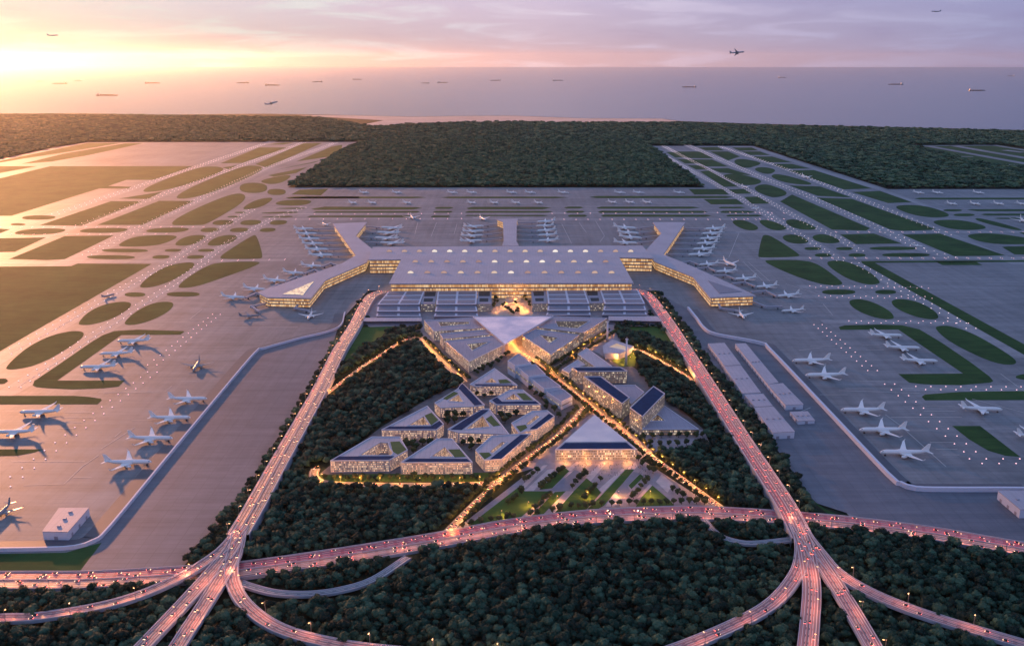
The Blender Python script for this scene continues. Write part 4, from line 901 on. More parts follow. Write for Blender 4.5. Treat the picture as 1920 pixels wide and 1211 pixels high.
# ================================================================ TERMINAL
def terminal():
    hm, hp = 38.0, 24.0
    c = W((960,500), 0); c.z = 0
    root = empty('terminal', c, 'vast lavender roofed terminal with lit glass walls, domes and forked piers', 'terminal')
    loc = lambda tile, pts, h: ccw([Vector((p.x-c.x, p.y-c.y)) for p in WP(tile, pts, h)])
    def wing(part, o, h, glaze, n, over=4.0, th=2.4):
        m = MB(); m.prism(o, h-th, h, bottom=True); rf = put(part, m, 'roof', root)
        g = inset(o, over); m = MB(); m.prism(g, .3, h-th, top=False); put('wall_frame', m, 'wall_dim', root)
        NO_TREE.append([p+c.xy for p in o])
        strips(root, g, .8, h-th-.5, n, glaze, name='glass_wall', proud=.3, fill=.66, minlen=10, edge=.4, only_facing=False)
        return rf
    main = loc('O', [(729,531.5),(752,486.5),(690,487),(699,463),(1204,460.5),(1226,484),(1161,482.5),(1188,530.5)], hm)
    wing('main_roof', main, hm, 'glaze_terminal', 4)
    pw = loc('O', [(624,419.5),(688,416.5),(667,442),(698,467),(688,492),(610,525.5),(583,559),(499,557),(482,548),(641,494),(667,478.5)], hp)
    wing('pier_roof', pw, hp, 'glaze_terminal', 3, 4.5)
    pe = loc('O', [(1224,416.7),(1285,416.7),(1244,477),(1293,497),(1358.5,526.6),(1418,554.4),(1331,557.5),(1299,519),(1227,490.5),(1212,468),(1239.6,438)], hp)
    wing('pier_roof', pe, hp, 'glaze_terminal', 3, 4.5)
    pc = loc('O', [(930,411),(972,410),(969,414),(968.5,452),(973,461),(941,461),(944.5,452),(943,416)], hp)
    wing('pier_roof', pc, hp, 'glaze_terminal', 3, 3.0)
    # skylight triangles on the pier tips
    for t, p, mat in (('G', [(655,865),(950,745),(850,872)], 'glaze_roof'), ('H', [(645,737),(965,840),(752,858)], 'pv_grey')):
        q = loc(t, p, hp+.8); m = MB(); m.prism(q, hp+.02, hp+.8)
        k = len(m.f)-1; m.uv[k] = [(v.x, 0.5+v.y/9) for v in q]; put('triangular_skylight', m, mat, root)
    # eyebrow domes
    rows = [(730, 1182.6, 17, 471), (778.7, 1135.7, 13, 490.5), (769.8, 1146.6, 13, 511)]
    for x0, x1, n, y in rows:
        for k in range(n):
            p = W((x0+(x1-x0)*k/(n-1), y+1.5), hm); r = 7.6; s = 12
            m = MB(); g = MB()
            ring = [(r*math.cos(math.pi*i/s), r*.82*math.sin(math.pi*i/s)) for i in range(s+1)]
            back = [(x*.25, 13.0, 0.0) for x, z in ring]
            for i in range(s):
                (xa, za), (xb, zb) = ring[i], ring[i+1]
                m.quad((xa, 0, za), (xb, 0, zb), (xb*.6, 8, zb*.55), (xa*.6, 8, za*.55)); m.quad((xa*.6, 8, za*.55), (xb*.6, 8, zb*.55), (xb*.25, 13, 0), (xa*.25, 13, 0))
            d = put('dome_skylight', m, 'roof', root, True); d.location = (p.x-c.x, p.y-c.y, hm+.02)
            g.poly([(x*.94, .25, z*.94) for x, z in ring]); put('dome_glass', g, 'dome_glass', d)
    # roof ribs on the front overhang
    return root, c
TERM, TC = terminal()
# ================================================================ AIRCRAFT
def aircraft_parts():
    Lh = 32.0
    f = MB(); f.lathe([(32,.3,4.6),(31,1.3,4.8),(29,2.2,5.1),(26,2.85,5.3),(22,3.05,5.4),(-10,3.05,5.4),(-18,2.6,5.8),(-26,1.5,6.6),(-31.5,.5,7.3)], 12)
    cw = MB(); 
    for s in (1, -1): cw.quad((30.2, s*1.55, 5.7), (28.6, s*2.15, 6.4), (28.2, s*1.5, 7.2), (29.6, s*.9, 6.6)) 
    cw.quad((30.1, -1.0, 6.35), (30.1, 1.0, 6.35), (29.0, 1.1, 7.2), (29.0, -1.1, 7.2))
    def wing(s):
        m = MB(); a = [(8,2.2*s,4.0),(2,11*s,4.8),(-9,31*s,7.4),(-11.5,31.4*s,7.5),(-6,11*s,4.9),(-7,2.2*s,4.2)]
        t = [Vector(p) for p in a]; th = [1.5,.9,.25,.2,.5,1.0]
        up = [p+Vector((0,0,h*.5)) for p, h in zip(t, th)]; dn = [p-Vector((0,0,h*.5)) for p, h in zip(t, th)]
        for ids in ((0,1,4,5),(1,2,3,4)):
            q = [up[k] for k in ids]; r = [dn[k] for k in ids][::-1]
            if s > 0: m.poly(q); m.poly(r)
            else: m.poly(q[::-1]); m.poly(r[::-1])
        n = len(up)
        for k in range(n): j = (k+1) % n; m.quad(dn[k], dn[j], up[j], up[k])
        m.quad(t[2], t[3], t[3]+Vector((-1.6,.9*s,2.6)), t[2]+Vector((-3,.9*s,2.6)))
        return m
    def stab(s):
        m = MB(); t = [Vector(p) for p in ((-24.5,1*s,7.0),(-30,10.5*s,8.0),(-32,10.6*s,8.0),(-30,1*s,7.0))]; u = Vector((0,0,.22))
        m.poly([p+u for p in t]); m.poly([p-u for p in t][::-1])
        for k in range(4): m.quad(t[k]-u, t[(k+1) % 4]-u, t[(k+1) % 4]+u, t[k]+u)
        return m
    fin = MB(); t = [Vector(p) for p in ((-20,0,7.6),(-28.8,0,17.0),(-32.2,0,17.2),(-30.5,0,7.6))]; u = Vector((0,.28,0))
    fin.poly([p+u for p in t]); fin.poly([p-u for p in t][::-1])
    for k in range(4): fin.quad(t[k]-u, t[(k+1) % 4]-u, t[(k+1) % 4]+u, t[k]+u)
    def eng(s):
        m = MB(); m.lathe([(7.6,1.35,2.75),(7.2,1.7,2.75),(3,1.75,2.75),(.6,1.0,2.85)], 12)
        m.v = [(x, y+s*9.8, z) for x, y, z in m.v]; m.box(1.0, 5.0, s*9.8-.25, s*9.8+.25, 4.1, 5.0); return m
    def gear(x, y):
        m = MB(); m.box(x-.2, x+.2, y-.2, y+.2, 1.0, 3.4)
        for dy in (-.7, .7): m.box(x-1.0, x+1.0, y+dy-.3, y+dy+.3, 0.05, 1.15)
        return m
    return f, cw, wing, stab, fin, eng, gear
AP = aircraft_parts()
def make_aircraft(paint, tailp):
    f, cw, wing, stab, fin, eng, gear = AP
    root = link('airliner', None); root.empty_display_size = 5; ks = []
    def add(n, m, mat, sm=False): o = put(n, m, mat, root, sm); ks.append(o); return o
    add('fuselage', f, paint, True); add('cockpit_window', cw, 'aircraft_dark')
    for s in (1, -1): add('wing', wing(s), paint); add('tailplane', stab(s), paint); add('engine', eng(s), paint, True)
    add('tail_fin', fin, tailp)
    for p in ((25, 0), (-2, 4.5), (-2, -4.5)): add('landing_gear', gear(*p), 'rubber')
    KIDS[root.name] = ks
    return root
def simple_aircraft(paint, name='airliner'):
    f, cw, wing, stab, fin, eng, gear = AP; m = MB(); I4 = Matrix.Identity(4)
    for q in (f, wing(1), wing(-1), stab(1), stab(-1), fin, eng(1), eng(-1)): m.merge(q, I4)
    for p in ((25, 0), (-2, 4.5), (-2, -4.5)):
        k = len(m.m); g = gear(*p); m.merge(g, I4); m.m[k:] = [1]*len(g.m)
    return m.mesh('airliner', [paint, 'rubber'])
AC = []   # (tile, nose, tail, paint, label, group)
gA = 'airliners parked on the open apron'; gG = 'airliners nosed in at the terminal piers'
AC += [('F',(1325,772),(905,772),'w','white airliner nearest the bottom of the row along the sunset side wall',gA),('F',(1510,566),(1120,560),'w','white airliner second from the bottom along the sunset side wall',gA),
 ('F',(1665,385),(1305,382),'w','white airliner third from the bottom along the sunset side wall',gA),('F',(1810,220),(1470,217),'w','white airliner topmost of the row along the sunset side wall',gA),
 ('F',(170,338),(530,326),'w','white airliner facing the sun below the long grass strip',gA),('F',(-60,512),(310,500),'w','white airliner cut by the frame edge beside two lit rows',gA),
 ('E',(1020,742),(1310,734),'w','white airliner topmost inside the L shaped grass, sunset side',gA),('E',(866,853),(1165,840),'w','white airliner middle inside the L shaped grass, sunset side',gA),('E',(696,970),(1015,960),'w','white airliner lowest inside the L shaped grass, sunset side',gA),
 ('E',(1690,1000),(1745,905),'g','grey airliner facing the viewer alone on the sunset side apron',gA),('E',(1000,325),(885,355),'g','small grey airliner taxiing at the brown grass edge',gA),
 ('O',(-14,975),(20,940),'g','grey airliner half cut by the frame near the box shed',gA),
 ('J',(262,228),(645,222),'w','white airliner upper of three along the white wall, dusk side',gA),('J',(425,402),(835,396),'w','white airliner middle of three along the white wall, dusk side',gA),('J',(605,596),(1040,594),'w','white airliner lowest of three along the white wall, dusk side',gA),
 ('J',(1675,222),(1305,205),'w','white airliner below the long grass strip on the dusk side',gA),('O',(1985,818),(1905,815),'w','white airliner mostly cut by the frame on the dusk side',gA),
 ('I',(802,695),(512,686),'w','white airliner topmost inside the L shaped grass, dusk side',gA),('I',(958,804),(648,792),'w','white airliner middle inside the L shaped grass, dusk side',gA),('I',(1112,918),(790,905),'w','white airliner lowest inside the L shaped grass, dusk side',gA),
 ('f',(457,217),(588,213),'w','white airliner upper of two nearest the cargo sheds',gA),('f',(502,268),(642,264),'w','white airliner lower of two nearest the cargo sheds',gA),
 ('D',(972,1028),(885,1012),'w','white airliner rolling on the lit dusk side runway',gA),('C',(1855,440),(1785,420),'w','tiny airliner on the far lit runway of the dusk side',gA),('C',(1320,522),(1262,505),'w','tiny airliner crossing at a far dusk taxiway',gA),
 ('C',(1345,702),(1410,694),'w','tiny airliner taxiing where far taxiways cross on the dusk side',gA),('H',(912,602),(785,548),'w','white airliner taxiing off from the dusk side pier',gA)]
ordn = ['first','second','third','fourth','fifth','sixth']
def rows(tile, lst, desc, paint='w'):
    for k, (n, t) in enumerate(lst): AC.append((tile, n, t, paint, 'white airliner, %s from the sea %s' % (ordn[k], desc), gG))
rows('G', [((1032,604),(828,588)),((862,669),(658,652)),((692,744),(472,722)),((502,824),(282,802)),((306,899),(72,882))], 'along the sunset side pier arm')
rows('G', [((952,249),(760,247)),((985,296),(780,292)),((1010,345),(806,340)),((1050,390),(836,386)),((1095,445),(866,440)),((1135,500),(900,494))], 'outside the sunset side fork')
rows('B', [((1460,872),(1650,880)),((1425,914),(1625,922)),((1405,962),(1610,968)),((1450,1004),(1665,1010))], 'inside the sunset side fork')
rows('U', [((500,215),(215,225)),((500,283),(200,290)),((490,345),(180,352)),((480,415),(165,425))], 'sunward of the middle pier')
rows('U', [((1225,160),(1485,140)),((1210,215),(1465,200)),((1225,285),(1490,260)),((1240,345),(1510,325)),((1240,420),(1530,400))], 'on the dusk side of the middle pier')
rows('d', [((1045,352),(888,340)),((1062,385),(915,372)),((1082,417),(925,404)),((1052,450),(890,442))], 'inside the dusk side fork')
rows('H', [((608,254),(805,240)),((580,298),(782,284)),((560,346),(758,330)),((530,392),(736,376)),((495,444),(710,430)),((450,496),(680,484))], 'outside the dusk side fork')
rows('H', [((552,588),(742,572)),((717,652),(912,638)),((892,724),(1098,706)),((1092,798),(1297,778)),((1292,886),(1508,862))], 'along the dusk side pier arm')
AC += [('G',(440,1060),(240,1068),'g','dark grey airliner by the bent jet bridge, sunset side pier tip',gG),('G',(895,1098),(935,1030),'w','airliner facing the viewer at the sunset side pier tip',gG),
       ('H',(988,1092),(935,1022),'w','airliner facing the viewer at the dusk side pier tip',gG),('H',(1340,1022),(1550,1006),'w','white airliner at the long bent bridge, dusk side pier tip',gG),
       ('G',(1085,212),(1032,190),'w','small white airliner passing behind the sunset side fork',gA),('U',(520,128),(440,85),'w','small white airliner passing beside the middle pier head',gA)]
far = 'small airliners on the far stands'
def fs(tile, xs, y, desc, dx=11, dy=3.5, k0=0):
    s = TILE[tile][2]
    for k, x in enumerate(xs): AC.append((tile, (x+dx*s/3.6, y+dy*s/3.6), (x-dx*s/3.6, y-dy*s/3.6), 'f', 'tiny airliner, number %d from the sunset, far row %s' % (k+1+k0, desc), far))
fs('O', [682.8,744.6,848.3,884.9], 360.5, 'beside the woods edge', 7, 1.5)
fs('O', [959.6,994.5,1056.5,1162.4,1197.5,1273.5], 360.5, 'beside the woods edge', 7, 1.5, 4)
fs('O', [660.9,697.4,762.8,884.2,926.5,967.4,1009.5], 379.5, 'between two grass strips', 7, 2.2)
fs('O', [1148.2,1181,1213.2], 378.5, 'between two grass strips', 7, 2.2, 7)
fs('O', [1723,1758.5,1835], 360.8, 'beside the dusk corner woods', 7, 1.8)
fs('O', [1785,1828.5,1872.5,1916], 381.5, 'between strips of the dusk corner', 8, 2.4)
AC += [('O',(775.5,410),(770,404),'f','tiny airliner on the lit taxiway before the far grass',far),('O',(1926,418),(1912,410),'f','tiny airliner at the frame edge of the dusk corner',far)]
PROTO = {}
FAR_ME = simple_aircraft('aircraft_white')
for tile, n, t, paint, lab, grp in AC:
    a = W(n, 5.0, tile); b = W(t, 6.0, tile); d = a-b; d.z = 0; Lr = d.length
    Lr = min(max(Lr, 34), 78); ctr = (a+b)/2; ctr.z = .35; rz = math.atan2(d.y, d.x)
    if paint == 'f' :
        o = link('airliner', FAR_ME, None, ctr); o.rotation_euler = (0, 0, rz); o.scale = (max(Lr, 52)/64,)*3; tag(o, lab, 'airliner', grp); continue
    if paint not in PROTO:
        r = make_aircraft('aircraft_white' if paint == 'w' else 'aircraft_grey', 'aircraft_white' if paint == 'w' else 'aircraft_grey')
        PROTO[paint] = r; r.location = ctr; r.rotation_euler = (0, 0, rz); r.scale = (Lr/64,)*3; tag(r, lab, 'airliner', grp)
    else: copy_thing(PROTO[paint], ctr, rz, lab, grp, Lr/64)
# flying ones
FLY = simple_aircraft('bridge_grey')
for u, v, dist, L_, rz, roll, pitch, lab in [(1382,101,3000,48,R(-12),R(-28),R(6),'airliner climbing with banked wings above the sea horizon'),(510,196,3600,52,R(25),R(-20),R(14),'airliner climbing low over the sunset sea'),
                                     (99,68.5,4200,50,R(3),0,R(3),'tiny airliner high in the yellow sunset sky'),(1755,23.5,4300,44,R(176),0,R(2),'tiny airliner at the top of the violet sky')]:
    dx, dy = (u-IW/2)/F, (IH/2-v)/F; p = Vector((dx, CT+dy*ST, -ST+dy*CT))*dist + Vector((0, 0, H))
    o = link('flying_airliner', FLY, None, p); o.rotation_euler = (roll, -pitch, rz); o.scale = (L_/64,)*3; tag(o, lab, 'airliner', 'airliners in flight')
# jet bridges -----------------------------------------------------
JB = MB(); JB.box(0, 1, -2.2, 2.2, 4.2, 7.6)
JBT = JB.mesh('tunnel', ['bridge_grey'])
m_ = MB(); m_.lathe([(3.9, 3.6, 0), (7.9, 3.6, 0), (8.3, 3.0, 0)], 12, 'z'); JBR = m_.mesh('rotunda', ['bridge_grey'])
m_ = MB(); m_.box(-2.6, 2.6, -2.8, 2.8, 3.9, 7.9); JBC = m_.mesh('cab', ['roof'])
m_ = MB(); m_.box(-.6, .6, -1.8, 1.8, .2, 4.2); m_.box(-1.2, 1.2, -2.2, -1.4, .1, 1.4, 0); m_.box(-1.2, 1.2, 1.4, 2.2, .1, 1.4, 0); JBL = m_.mesh('support_leg', ['metal_dark'])
def jet_bridge(tile, pts, lab, h=5.5):
    P3 = [W(p, h, tile) for p in pts]; b = P3[0]; root = empty('jet_bridge', (b.x, b.y, 0), lab, 'jet bridge', 'jet bridges at the piers')
    for i in range(len(P3)-1):
        a, c = P3[i], P3[i+1]; d = c-a; o = link('tunnel', JBT, root); o.location = (a.x-b.x, a.y-b.y, 0); o.rotation_euler = (0, 0, math.atan2(d.y, d.x)); o.scale = (d.length, 1, 1)
        r = link('rotunda', JBR, root); r.location = (a.x-b.x, a.y-b.y, 0)
        l = link('support_leg', JBL, root); q = a.lerp(c, .8); l.location = (q.x-b.x, q.y-b.y, 0); l.rotation_euler = (0, 0, math.atan2(d.y, d.x))
    e = P3[-1]; d = e-P3[-2]; o = link('cab', JBC, root); o.location = (e.x-b.x, e.y-b.y, 0); o.rotation_euler = (0, 0, math.atan2(d.y, d.x))
def jrow(tile, lst, desc):
    for k, p in enumerate(lst): jet_bridge(tile, p, 'grey jet bridge, %s from the sea %s' % (ordn[k], desc))
jrow('G', [[(1185,598),(1110,578),(1035,606)],[(1020,665),(955,640),(868,672)],[(850,735),(780,710),(698,745)],[(660,806),(605,780),(508,826)],[(500,885),(400,862),(312,900)]], 'along the sunset side pier arm')
jrow('G', [[(1150,250),(955,252)],[(1185,292),(990,298)],[(1215,335),(1015,345)],[(1255,382),(1055,392)],[(1300,437),(1100,446)],[(1345,492),(1140,500)]], 'outside the sunset side fork')
jrow('B', [[(1330,860),(1450,872)],[(1270,905),(1420,914)],[(1290,955),(1400,962)],[(1340,1000),(1445,1004)]], 'inside the sunset side fork')
jrow('U', [[(745,180),(505,210)],[(745,252),(505,278)],[(745,312),(495,340)],[(740,390),(485,412)]], 'sunward of the middle pier')
jrow('U', [[(950,170),(1215,165)],[(950,215),(1205,218)],[(955,275),(1215,288)],[(955,335),(1230,348)],[(960,410),(1235,422)]], 'on the dusk side of the middle pier')
jrow('d', [[(1170,338),(1050,350)],[(1190,370),(1068,382)],[(1190,400),(1088,414)],[(1160,438),(1058,448)]], 'inside the dusk side fork')
jrow('H', [[(430,245),(600,252)],[(395,290),(575,298)],[(370,340),(555,346)],[(335,385),(525,392)],[(300,440),(490,446)],[(245,490),(445,496)]], 'outside the dusk side fork')
jrow('H', [[(385,570),(470,560),(545,585)],[(540,625),(640,615),(712,648)],[(700,695),(810,690),(888,720)],[(880,770),(990,755),(1088,795)],[(1060,850),(1190,840),(1288,884)]], 'along the dusk side pier arm')
jet_bridge('G', [(560,940),(360,985),(430,1030)], 'bent grey jet bridge by the dark airliner at the sunset side tip')
jet_bridge('G', [(820,950),(775,1000),(905,1025)], 'hooked grey jet bridge at the inner corner of the sunset side tip')
jet_bridge('H', [(735,935),(760,1000),(930,1025)], 'hooked pale jet bridge at the inner corner of the dusk side tip')
jet_bridge('H', [(1030,925),(1185,985),(1335,985)], 'long pale jet bridge bent twice at the dusk side tip')
# ships -----------------------------------------------------------
def ship_mesh():
    m = MB(); o = [(-.5,-.07),(.36,-.075),(.5,0),(.36,.075),(-.5,.07)]
    m.prism(o, -.006, .035, 0)
    m.box(-.46, -.36, -.05, .05, .035, .10, 1); m.box(-.43, -.39, -.02, .02, .10, .135, 1)
    for k in range(5): m.box(-.30+.125*k, -.20+.125*k, -.05, .05, .035, .052, 0)
    return m.mesh('cargo_ship', ['hull', 'ship_white'])
SHIP = ship_mesh()
for k, (u, v, w, lab) in enumerate([(201,179.5,40,'largest dark cargo ship, close to the shore under the sunset'),(112,157.5,28,'cargo ship in the brightest water nearest the sunset'),(286,156.5,28,'cargo ship two ship lengths sunward of open water'),(146,152,16,'faint ship behind the two sunset ships'),
      (75,153,14,'faint ship nearest the sunset edge'),(455,156,24,'pale cargo ship just above the low flying airliner'),(511,160.5,28,'dark cargo ship straight above the low flying airliner'),(595,154,20,'faint ship past the airliner over the sea'),(670,149.5,18,'small faint ship in the pink water'),
      (797,156.5,16,'faint ship sunward of the middle pair'),(830,155.5,20,'thin ship of the middle pair'),(929,151.5,20,'faint ship before the middle of the sea'),(1046,151.5,20,'faint ship just past the middle of the sea'),(1292,164,27,'dark ship below the banking airliner'),
      (1467,146,16,'small faint ship in the violet water'),(1679,159,28,'long ship in the blue water'),(1832,170.5,31,'dark ship nearest the dusk edge, close to shore'),(1895,143,14,'faint ship at the dusk edge of the horizon')]):
    p = W((u, v), -3); s = w/px_scale(p); o = link('cargo_ship', SHIP, None, p); o.scale = (s, s, s); o.rotation_euler = (0, 0, R(180 if k % 2 else 0)); tag(o, lab, 'ship', 'ships on the sea')
# ================================================================ TREES
def crown_mesh(name, seed, n, leaf, rx=5.2, rz=4.2, zc=7.0, lobes=7, mat='leaf', core=True):
    """lumpy crown: a core of overlapping uneven lobes with loose leaf clumps standing off it"""
    g = np.random.default_rng(seed); m = MB()
    cs = [(np.array([0, 0, zc + rz*.12]), .80)]
    for k in range(lobes):
        a = 6.28*k/lobes + g.uniform(-.4, .4); r = g.uniform(.42, .66)*rx; cs.append((np.array([r*math.cos(a), r*math.sin(a), zc+g.uniform(-.40, .42)*rz]), g.uniform(.36, .56)))
    if core:
        for c, s in cs:
            i = len(m.v); NU, NV = 8, 5
            for v in range(NV+1):
                th = math.pi*v/NV
                for u in range(NU):
                    ph = 2*math.pi*(u+.5*(v % 2))/NU; d = np.array([math.sin(th)*math.cos(ph), math.sin(th)*math.sin(ph), math.cos(th)])
                    m.v.append(tuple(c + d*np.array([rx, rx, rz])*s*.9*g.uniform(.82, 1.06)))
            for v in range(NV):
                for u in range(NU): w = (u+1) % NU; m.f.append((i+v*NU+u, i+(v+1)*NU+u, i+(v+1)*NU+w, i+v*NU+w)); m.m.append(0)
    for _ in range(n):
        c, s = cs[g.integers(len(cs))]; d = g.normal(size=3); d /= np.linalg.norm(d)
        if d[2] < -.3: d[2] *= -.6
        k = g.uniform(.86, 1.20); p = c + d*np.array([rx, rx, rz])*s*k
        nrm = d + g.normal(size=3)*.38; nrm /= np.linalg.norm(nrm)
        t = np.cross(nrm, g.normal(size=3)); t /= np.linalg.norm(t)+1e-9; b = np.cross(nrm, t); l = leaf*g.uniform(.6, 1.3)
        m.quad(p+t*l, p+b*l*.7, p-t*l, p-b*l*.7)
    return m.mesh(name, [mat])
tm = MB(); tm.lathe([(0, .42, 0), (2.5, .30, 0), (5.5, .2, 0)], 7, 'z')
for a in (0, 2.1, 4.2): tm.poly([(0, 0, 3.4), (.25, .1, 3.5), (2.2*math.cos(a), 2.2*math.sin(a), 6.5)])
TRUNK = tm.mesh('trunk', ['bark'])
CROWNS = [crown_mesh('crown', 11+k, 340, .70, rx=5.6+.6*k, rz=4.6+.5*k, zc=7.2) for k in range(3)]
SCROWN = [crown_mesh('crown', 31+k, 150, .62, rx=3.9+.25*k, rz=3.7+.3*k, zc=5.2, lobes=6, mat='leaf_street') for k in range(3)]
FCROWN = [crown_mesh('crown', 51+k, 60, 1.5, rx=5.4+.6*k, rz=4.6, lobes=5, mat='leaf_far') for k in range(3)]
def tree(name, p, crown, s, rz, lab, grp, cat='tree'):
    r = empty(name, p, lab, cat, grp, rz); r.scale = (s, s, s*random.uniform(.9, 1.12)); link('trunk', TRUNK, r); link('crown', crown, r); return r
# street and park trees ------------------------------------------
ST_PTS = []
SP = []
def street_row(tile, pts, lab, jit=.8):
    for p in pts:
        q = W(p, .5, tile); ST_PTS.append((q.x, q.y)); SP.append((q.x+random.uniform(-jit, jit), q.y+random.uniform(-jit, jit), random.uniform(.9, 1.2), lab))
def along(path, off, step, s0, s1, lab):
    A, _ = ribbon_pts(path, 0, off); acc = 0; nxt = s0; tot = sum((A[i+1]-A[i]).length for i in range(len(A)-1))
    for i in range(len(A)-1):
        l = (A[i+1]-A[i]).length
        while nxt < acc+l and nxt < tot-s1:
            q = A[i].lerp(A[i+1], (nxt-acc)/l); ST_PTS.append((q.x, q.y))
            SP.append((q.x+random.uniform(-.8, .8), q.y+random.uniform(-.8, .8), random.uniform(.85, 1.2), lab)); nxt += step*random.uniform(.85, 1.2)
        acc += l
street_row('M', [(45,1000),(133,1005),(200,1005),(262,1008),(332,1008),(400,1008),(468,1008),(580,1010),(658,1008),(740,1005),(828,1008),(895,1005),(992,1008),(1063,1008),(1163,1005),(1255,1005),(1345,1010),(1432,1005),(1500,1010),(1630,1005)], ('round dark street tree on the lawn before the courtyard blocks', 'trees on the lawn before the courtyard blocks'))
street_row('M', [(x, y+26) for x, y in [(60,1125),(120,1125),(175,1130),(222,1120),(295,1115),(370,1128),(412,1120),(490,1130),(558,1120),(665,1135),(740,1118),(805,1118),(860,1125),(965,1125),(1045,1120),(1135,1125),(1205,1125),(1270,1115),(1360,1105),(1435,1105),(1560,1105)]], ('round dark street tree between the lit street and the woods', 'trees below the lit street'))
street_row('M', [(1205,420),(1280,415),(1350,415),(1210,480),(1275,470),(870,690),(910,720),(970,680),(810,700),(1040,680),(880,760),(1360,680),(1430,660),(1500,670),(1430,720),(1550,200),(1615,210),(1690,190),(1490,210)], ('dark tree growing in the alley between two courtyard blocks', 'trees between the courtyard blocks'))
street_row('N', [(610,330),(680,330),(750,305),(640,370),(1025,240),(1110,260),(1150,315),(440,130),(380,110),(880,60),(930,110),(980,140),(1030,200)], ('dark tree growing in the alley between two courtyard blocks', 'trees between the courtyard blocks'))
PL = ('round dark park tree standing on lawn or paving before the glass hall', 'trees of the park before the glass hall')
street_row('P', [(95,555),(160,535),(232,520),(300,510),(355,503),(408,493),(458,490),(572,470),(615,465),(635,405),(603,430),(725,445),(770,435),(850,420),(908,412),(955,412),(1000,410),(1060,403),(1135,400),(1188,398),(1250,395),(1305,392),(1355,390),(1405,388),(1463,392),(1515,390),(1565,387),(1615,387),(1670,385),(1722,385),(1778,393),
  (420,395),(450,375),(475,352),(505,318),(530,236),(560,216),(590,196),(615,172),(640,285),(665,266),(690,246),(715,221),(740,206),(770,181),(795,156),(665,366),(690,350),(710,340),(860,276),(885,250),(905,220),(930,205),(945,190),(940,355),(965,326),(990,306),(1020,280),(1055,230),
  (1280,350),(1310,316),(1335,276),(1360,250),(1385,226),(1315,86),(1345,120),(1390,155),(1420,175),(1555,300),(1590,320),(1620,345)], PL)
street_row('R', [(915,1110),(1010,1110),(1100,1105),(1185,1100),(1275,1100),(1365,1100),(1460,1095),(1530,1090),(990,1190),(1090,1190),(1180,1180),(1270,1185),(1360,1180),(1450,1170),(1560,1180)], ('dark tree in the grove below the triangular roof', 'grove below the triangular roof'))
BL = ('street tree beside the lit boulevard', 'trees along the boulevards')
along(r_R1, 9.5, 11, 40, 20, BL); along(r_R1, -9.5, 11, 60, 20, BL); along(r_R2, 9.5, 10, 30, 30, BL); along(r_R2, -9.5, 10, 30, 30, BL)
along(r_R4, 9, 10, 10, 5, ('street tree beside the striped office block', 'trees beside the striped office'))
along(r_R6, -8, 9, 25, 5, ('street tree at the foot of the dark office', 'trees at the dark office')); along(r_R6, 8, 9, 25, 5, ('street tree at the foot of the dark office', 'trees at the dark office'))
street_row('K', [(1470,190),(1500,250),(1480,320),(1530,180),(1600,165),(1720,170),(1780,180),(1850,200),(1820,240),(1870,300),(1720,300),(1640,370),(1670,400),(1745,370),(1750,400),(1580,330),(1520,290),(1700,210),(1800,170),(1880,230),(1460,220),(1485,285),(1520,205),(1465,340),(1560,180),(1640,175),(1680,185),(1750,200),(1760,165),(1830,175),(1895,180),(1840,270),(1880,330),(1490,160),(1545,165),(1690,165),(1860,165),(1610,355),(1655,385),(1690,415),(1735,400),(1600,310)], ('tree in the sandy court between the garages', 'trees of the sandy court'))
street_row('K', [(1260,1075),(1310,1050),(1360,1030),(1410,1005),(1460,985),(1510,960),(1560,925),(1610,890),(1640,865),(1290,1090),(1350,1060),(1440,1020),(1530,970)], ('street tree at the pointed end of the striped office', 'trees beside the striped office'))
# ---------------------------------------------------------- woods
SP.sort(key=lambda t: t[1])
def scatter(poly, step, seed, avoid_roads=True, clear=6.0, extra=()):
    g = np.random.default_rng(seed); xs = [p[0] for p in poly]; ys = [p[1] for p in poly]
    gx = np.arange(min(xs), max(xs), step); gy = np.arange(min(ys), max(ys), step*.9); X, Y = np.meshgrid(gx, gy)
    X = X + (np.arange(len(gy)) % 2)[:, None]*step*.5; X = (X + g.uniform(-.42, .42, X.shape)*step).ravel(); Y = (Y + g.uniform(-.42, .42, Y.shape)*step).ravel()
    k = inside(poly, X, Y); X, Y = X[k], Y[k]
    if avoid_roads:
        k = np.ones(len(X), bool)
        for pts, hw in ROADS: k &= seg_dist(pts[::3]+[pts[-1]], X, Y) > hw + (clear if hw > 5.5 or hw < 3.9 else 8.5)
        for q in NO_TREE:
            cx = [p[0] for p in q]; cy = [p[1] for p in q]
            n = (X > min(cx)-8) & (X < max(cx)+8) & (Y > min(cy)-8) & (Y < max(cy)+8)
            if n.any():
                Q = [Vector((p[0], p[1], 0)) for p in q]; d = inside(q, X[n], Y[n]) | (seg_dist(Q+[Q[0]], X[n], Y[n]) < 5); k[np.where(n)[0][d]] = False
        if ST_PTS:
            S2 = np.array(ST_PTS); 
            for i in range(0, len(X), 2000):
                dd = ((X[i:i+2000, None]-S2[None, :, 0])**2 + (Y[i:i+2000, None]-S2[None, :, 1])**2).min(1); k[i:i+2000] &= dd > 36
        X, Y = X[k], Y[k]
    for q in extra:
        k = ~inside(q, X, Y); X, Y = X[k], Y[k]
    return np.stack([X, Y], 1)
